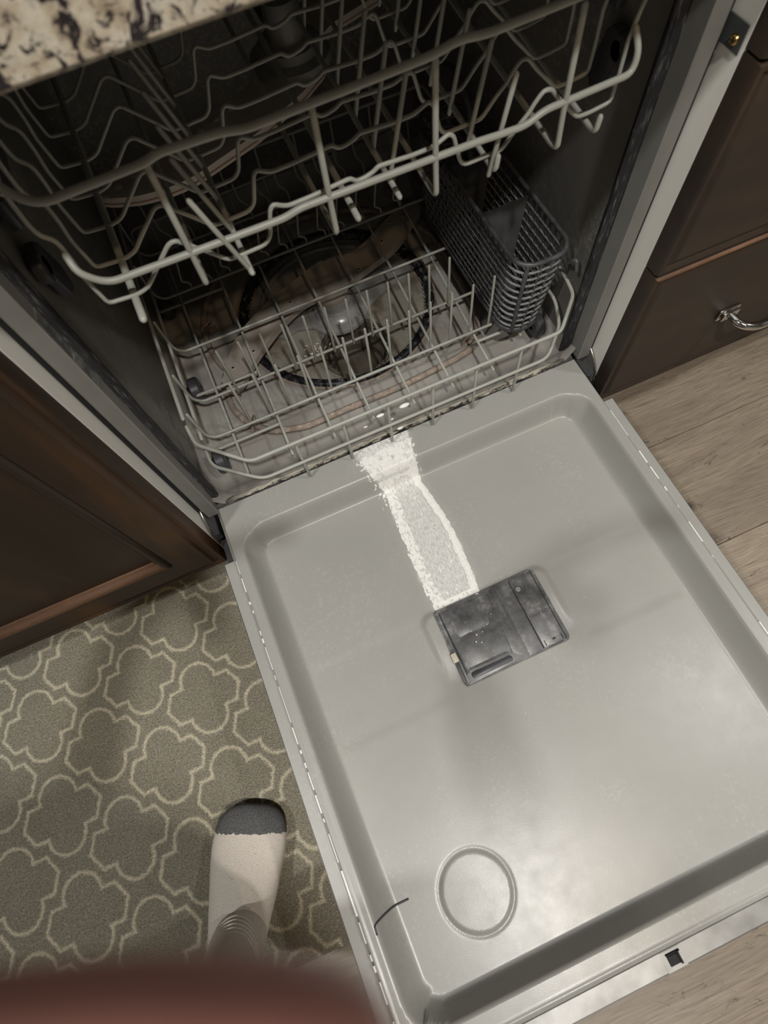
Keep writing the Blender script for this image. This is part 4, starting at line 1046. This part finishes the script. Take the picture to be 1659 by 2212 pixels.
# wrinkles at the ankle
for k in range(5):
    z = .116 + k * .0085; cxx = -.4478 + (z - .116) * .16; cyy = -.5198 - (z - .116) * .22; w = .0325; h = .0430 - .03 * (z - .116) * 2
    bm = bmesh.new(); pts = []
    for q in range(21):
        a = math.radians(15 + 130 * q / 20); p = Matrix.Rotation(-.3, 3, 'Z') @ Vector((w * math.cos(a), h * math.sin(a), 0)); pts.append(Vector((cxx, cyy, z - .008 * math.sin(a))) + p * .985)
    add_tube(bm, pts, lambda t: .0009 * math.sin(PI * min(max(t, .03), .97)) + .0003, 6); bm_obj('wrinkle', bm, M['sock'], so, smooth=True)
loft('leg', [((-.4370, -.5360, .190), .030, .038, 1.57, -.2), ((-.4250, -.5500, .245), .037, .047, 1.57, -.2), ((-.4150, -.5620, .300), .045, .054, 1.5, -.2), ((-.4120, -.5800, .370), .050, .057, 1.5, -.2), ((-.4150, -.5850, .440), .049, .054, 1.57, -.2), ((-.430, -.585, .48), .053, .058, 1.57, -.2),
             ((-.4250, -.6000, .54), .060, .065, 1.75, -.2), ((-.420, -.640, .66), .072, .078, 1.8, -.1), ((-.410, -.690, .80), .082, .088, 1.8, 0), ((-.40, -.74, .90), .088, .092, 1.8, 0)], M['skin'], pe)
# fingertip and hand beside the lens
Mw = cam.matrix_world.copy()
def cw(px, py, d): return Mw @ Vector(((px - 829.5) * d / 1208, -(py - 1106) * d / 1208, -d))
def hand():
    me = bpy.data.meshes.new('hand'); vs = []; es = []; rad = []
    def v(p, r): vs.append(tuple(p)); rad.append(r); return len(vs) - 1
    palm = v(cw(-2500, 3300, .050), .022)
    wr = v(cw(-3900, 5200, .050), .026); es.append((palm, wr))
    arm = v(cw(-3900, 5200, .05) + Vector((-.05, -.16, .06)), .034); es.append((wr, arm))
    k1 = v(cw(-1500, 2760, .043), .0115); es.append((palm, k1)); k2 = v(cw(-500, 2520, .0385), .0104); es.append((k1, k2)); k3 = v(cw(500, 2435, .0360), .0104); es.append((k2, k3)); k4 = v(cw(930, 2475, .0355), .0088); es.append((k3, k4))
    base = cw(-2500, 3300, .050)
    fwd = (cw(829, 1106, .05) - cam.location).normalized(); side = (cw(2000, 1106, .05) - cw(829, 1106, .05)).normalized(); dn = (cw(829, 2212, .05) - cw(829, 1106, .05)).normalized()
    for j in range(3):                                            # three curled fingers round the phone body
        o0 = base + dn * (.020 + .019 * j) + side * .012
        a = v(o0 + side * .028, .0095 - .0006 * j); b = v(o0 + side * .048 - fwd * .010, .0088 - .0006 * j); c = v(o0 + side * .046 - fwd * .030, .0080 - .0006 * j)
        es += [(palm, a), (a, b), (b, c)]
    t1 = v(base - dn * .020 - fwd * .022 + side * .012, .0125); t2 = v(base - dn * .034 - fwd * .034 + side * .036, .0105); t3 = v(base - dn * .036 - fwd * .036 + side * .056, .0095); es += [(palm, t1), (t1, t2), (t2, t3)]
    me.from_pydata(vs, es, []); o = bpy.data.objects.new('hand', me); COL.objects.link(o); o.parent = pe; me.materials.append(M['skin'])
    sk = o.modifiers.new('skin', 'SKIN'); sk.use_smooth_shade = True
    for i, r in enumerate(rad): me.skin_vertices[0].data[i].radius = (r, r)
    me.skin_vertices[0].data[0].use_root = True
    ss = o.modifiers.new('sub', 'SUBSURF'); ss.levels = 2; ss.render_levels = 2
    o['label'] = 'hand with an index fingertip blurred right beside the lens'
    return o
hand()
def skin_mesh(name, nodes, edges, mat, root=0):
    me = bpy.data.meshes.new(name); me.from_pydata([n[0] for n in nodes], [], []) if False else me.from_pydata([n[0] for n in nodes], edges, [])
    o = bpy.data.objects.new(name, me); COL.objects.link(o); o.parent = pe; me.materials.append(mat)
    sk = o.modifiers.new('skin', 'SKIN'); sk.use_smooth_shade = True
    for i, n in enumerate(nodes): me.skin_vertices[0].data[i].radius = (n[1], n[1])
    me.skin_vertices[0].data[root].use_root = True
    ss = o.modifiers.new('sub', 'SUBSURF'); ss.levels = 1; ss.render_levels = 1
    return o
m_cloth = m_plain('navy_cloth', (.05, .055, .075), .9, var=.2); m_shirt = m_plain('grey_shirt', (.16, .16, .17), .9, var=.15)
skin_mesh('shorts', [((-.36, -.84, .93), .115), ((-.40, -.78, .86), .098), ((-.42, -.68, .70), .088), ((-.425, -.64, .62), .084), ((-.27, -.90, .86), .098), ((-.225, -.92, .70), .088), ((-.22, -.92, .60), .084)], [(0, 1), (1, 2), (2, 3), (0, 4), (4, 5), (5, 6)], m_cloth)
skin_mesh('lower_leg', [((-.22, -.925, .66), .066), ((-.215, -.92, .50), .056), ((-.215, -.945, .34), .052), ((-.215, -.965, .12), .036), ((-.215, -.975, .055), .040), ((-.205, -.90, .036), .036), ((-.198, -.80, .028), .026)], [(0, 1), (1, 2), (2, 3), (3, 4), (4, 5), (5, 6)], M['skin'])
skin_mesh('shirt', [((-.36, -.84, .95), .120), ((-.38, -.84, 1.12), .118), ((-.40, -.84, 1.30), .125), ((-.40, -.82, 1.40), .100), ((-.54, -.78, 1.36), .056), ((-.55, -.70, 1.18), .050), ((-.25, -.86, 1.36), .056), ((-.22, -.90, 1.16), .046)], [(0, 1), (1, 2), (2, 3), (3, 4), (4, 5), (3, 6), (6, 7)], m_shirt)
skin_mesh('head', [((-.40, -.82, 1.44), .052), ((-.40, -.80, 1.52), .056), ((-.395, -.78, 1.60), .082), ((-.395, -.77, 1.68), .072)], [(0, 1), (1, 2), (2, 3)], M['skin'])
palm0 = cw(-3900, 5200, .05) + Vector((-.05, -.16, .06))
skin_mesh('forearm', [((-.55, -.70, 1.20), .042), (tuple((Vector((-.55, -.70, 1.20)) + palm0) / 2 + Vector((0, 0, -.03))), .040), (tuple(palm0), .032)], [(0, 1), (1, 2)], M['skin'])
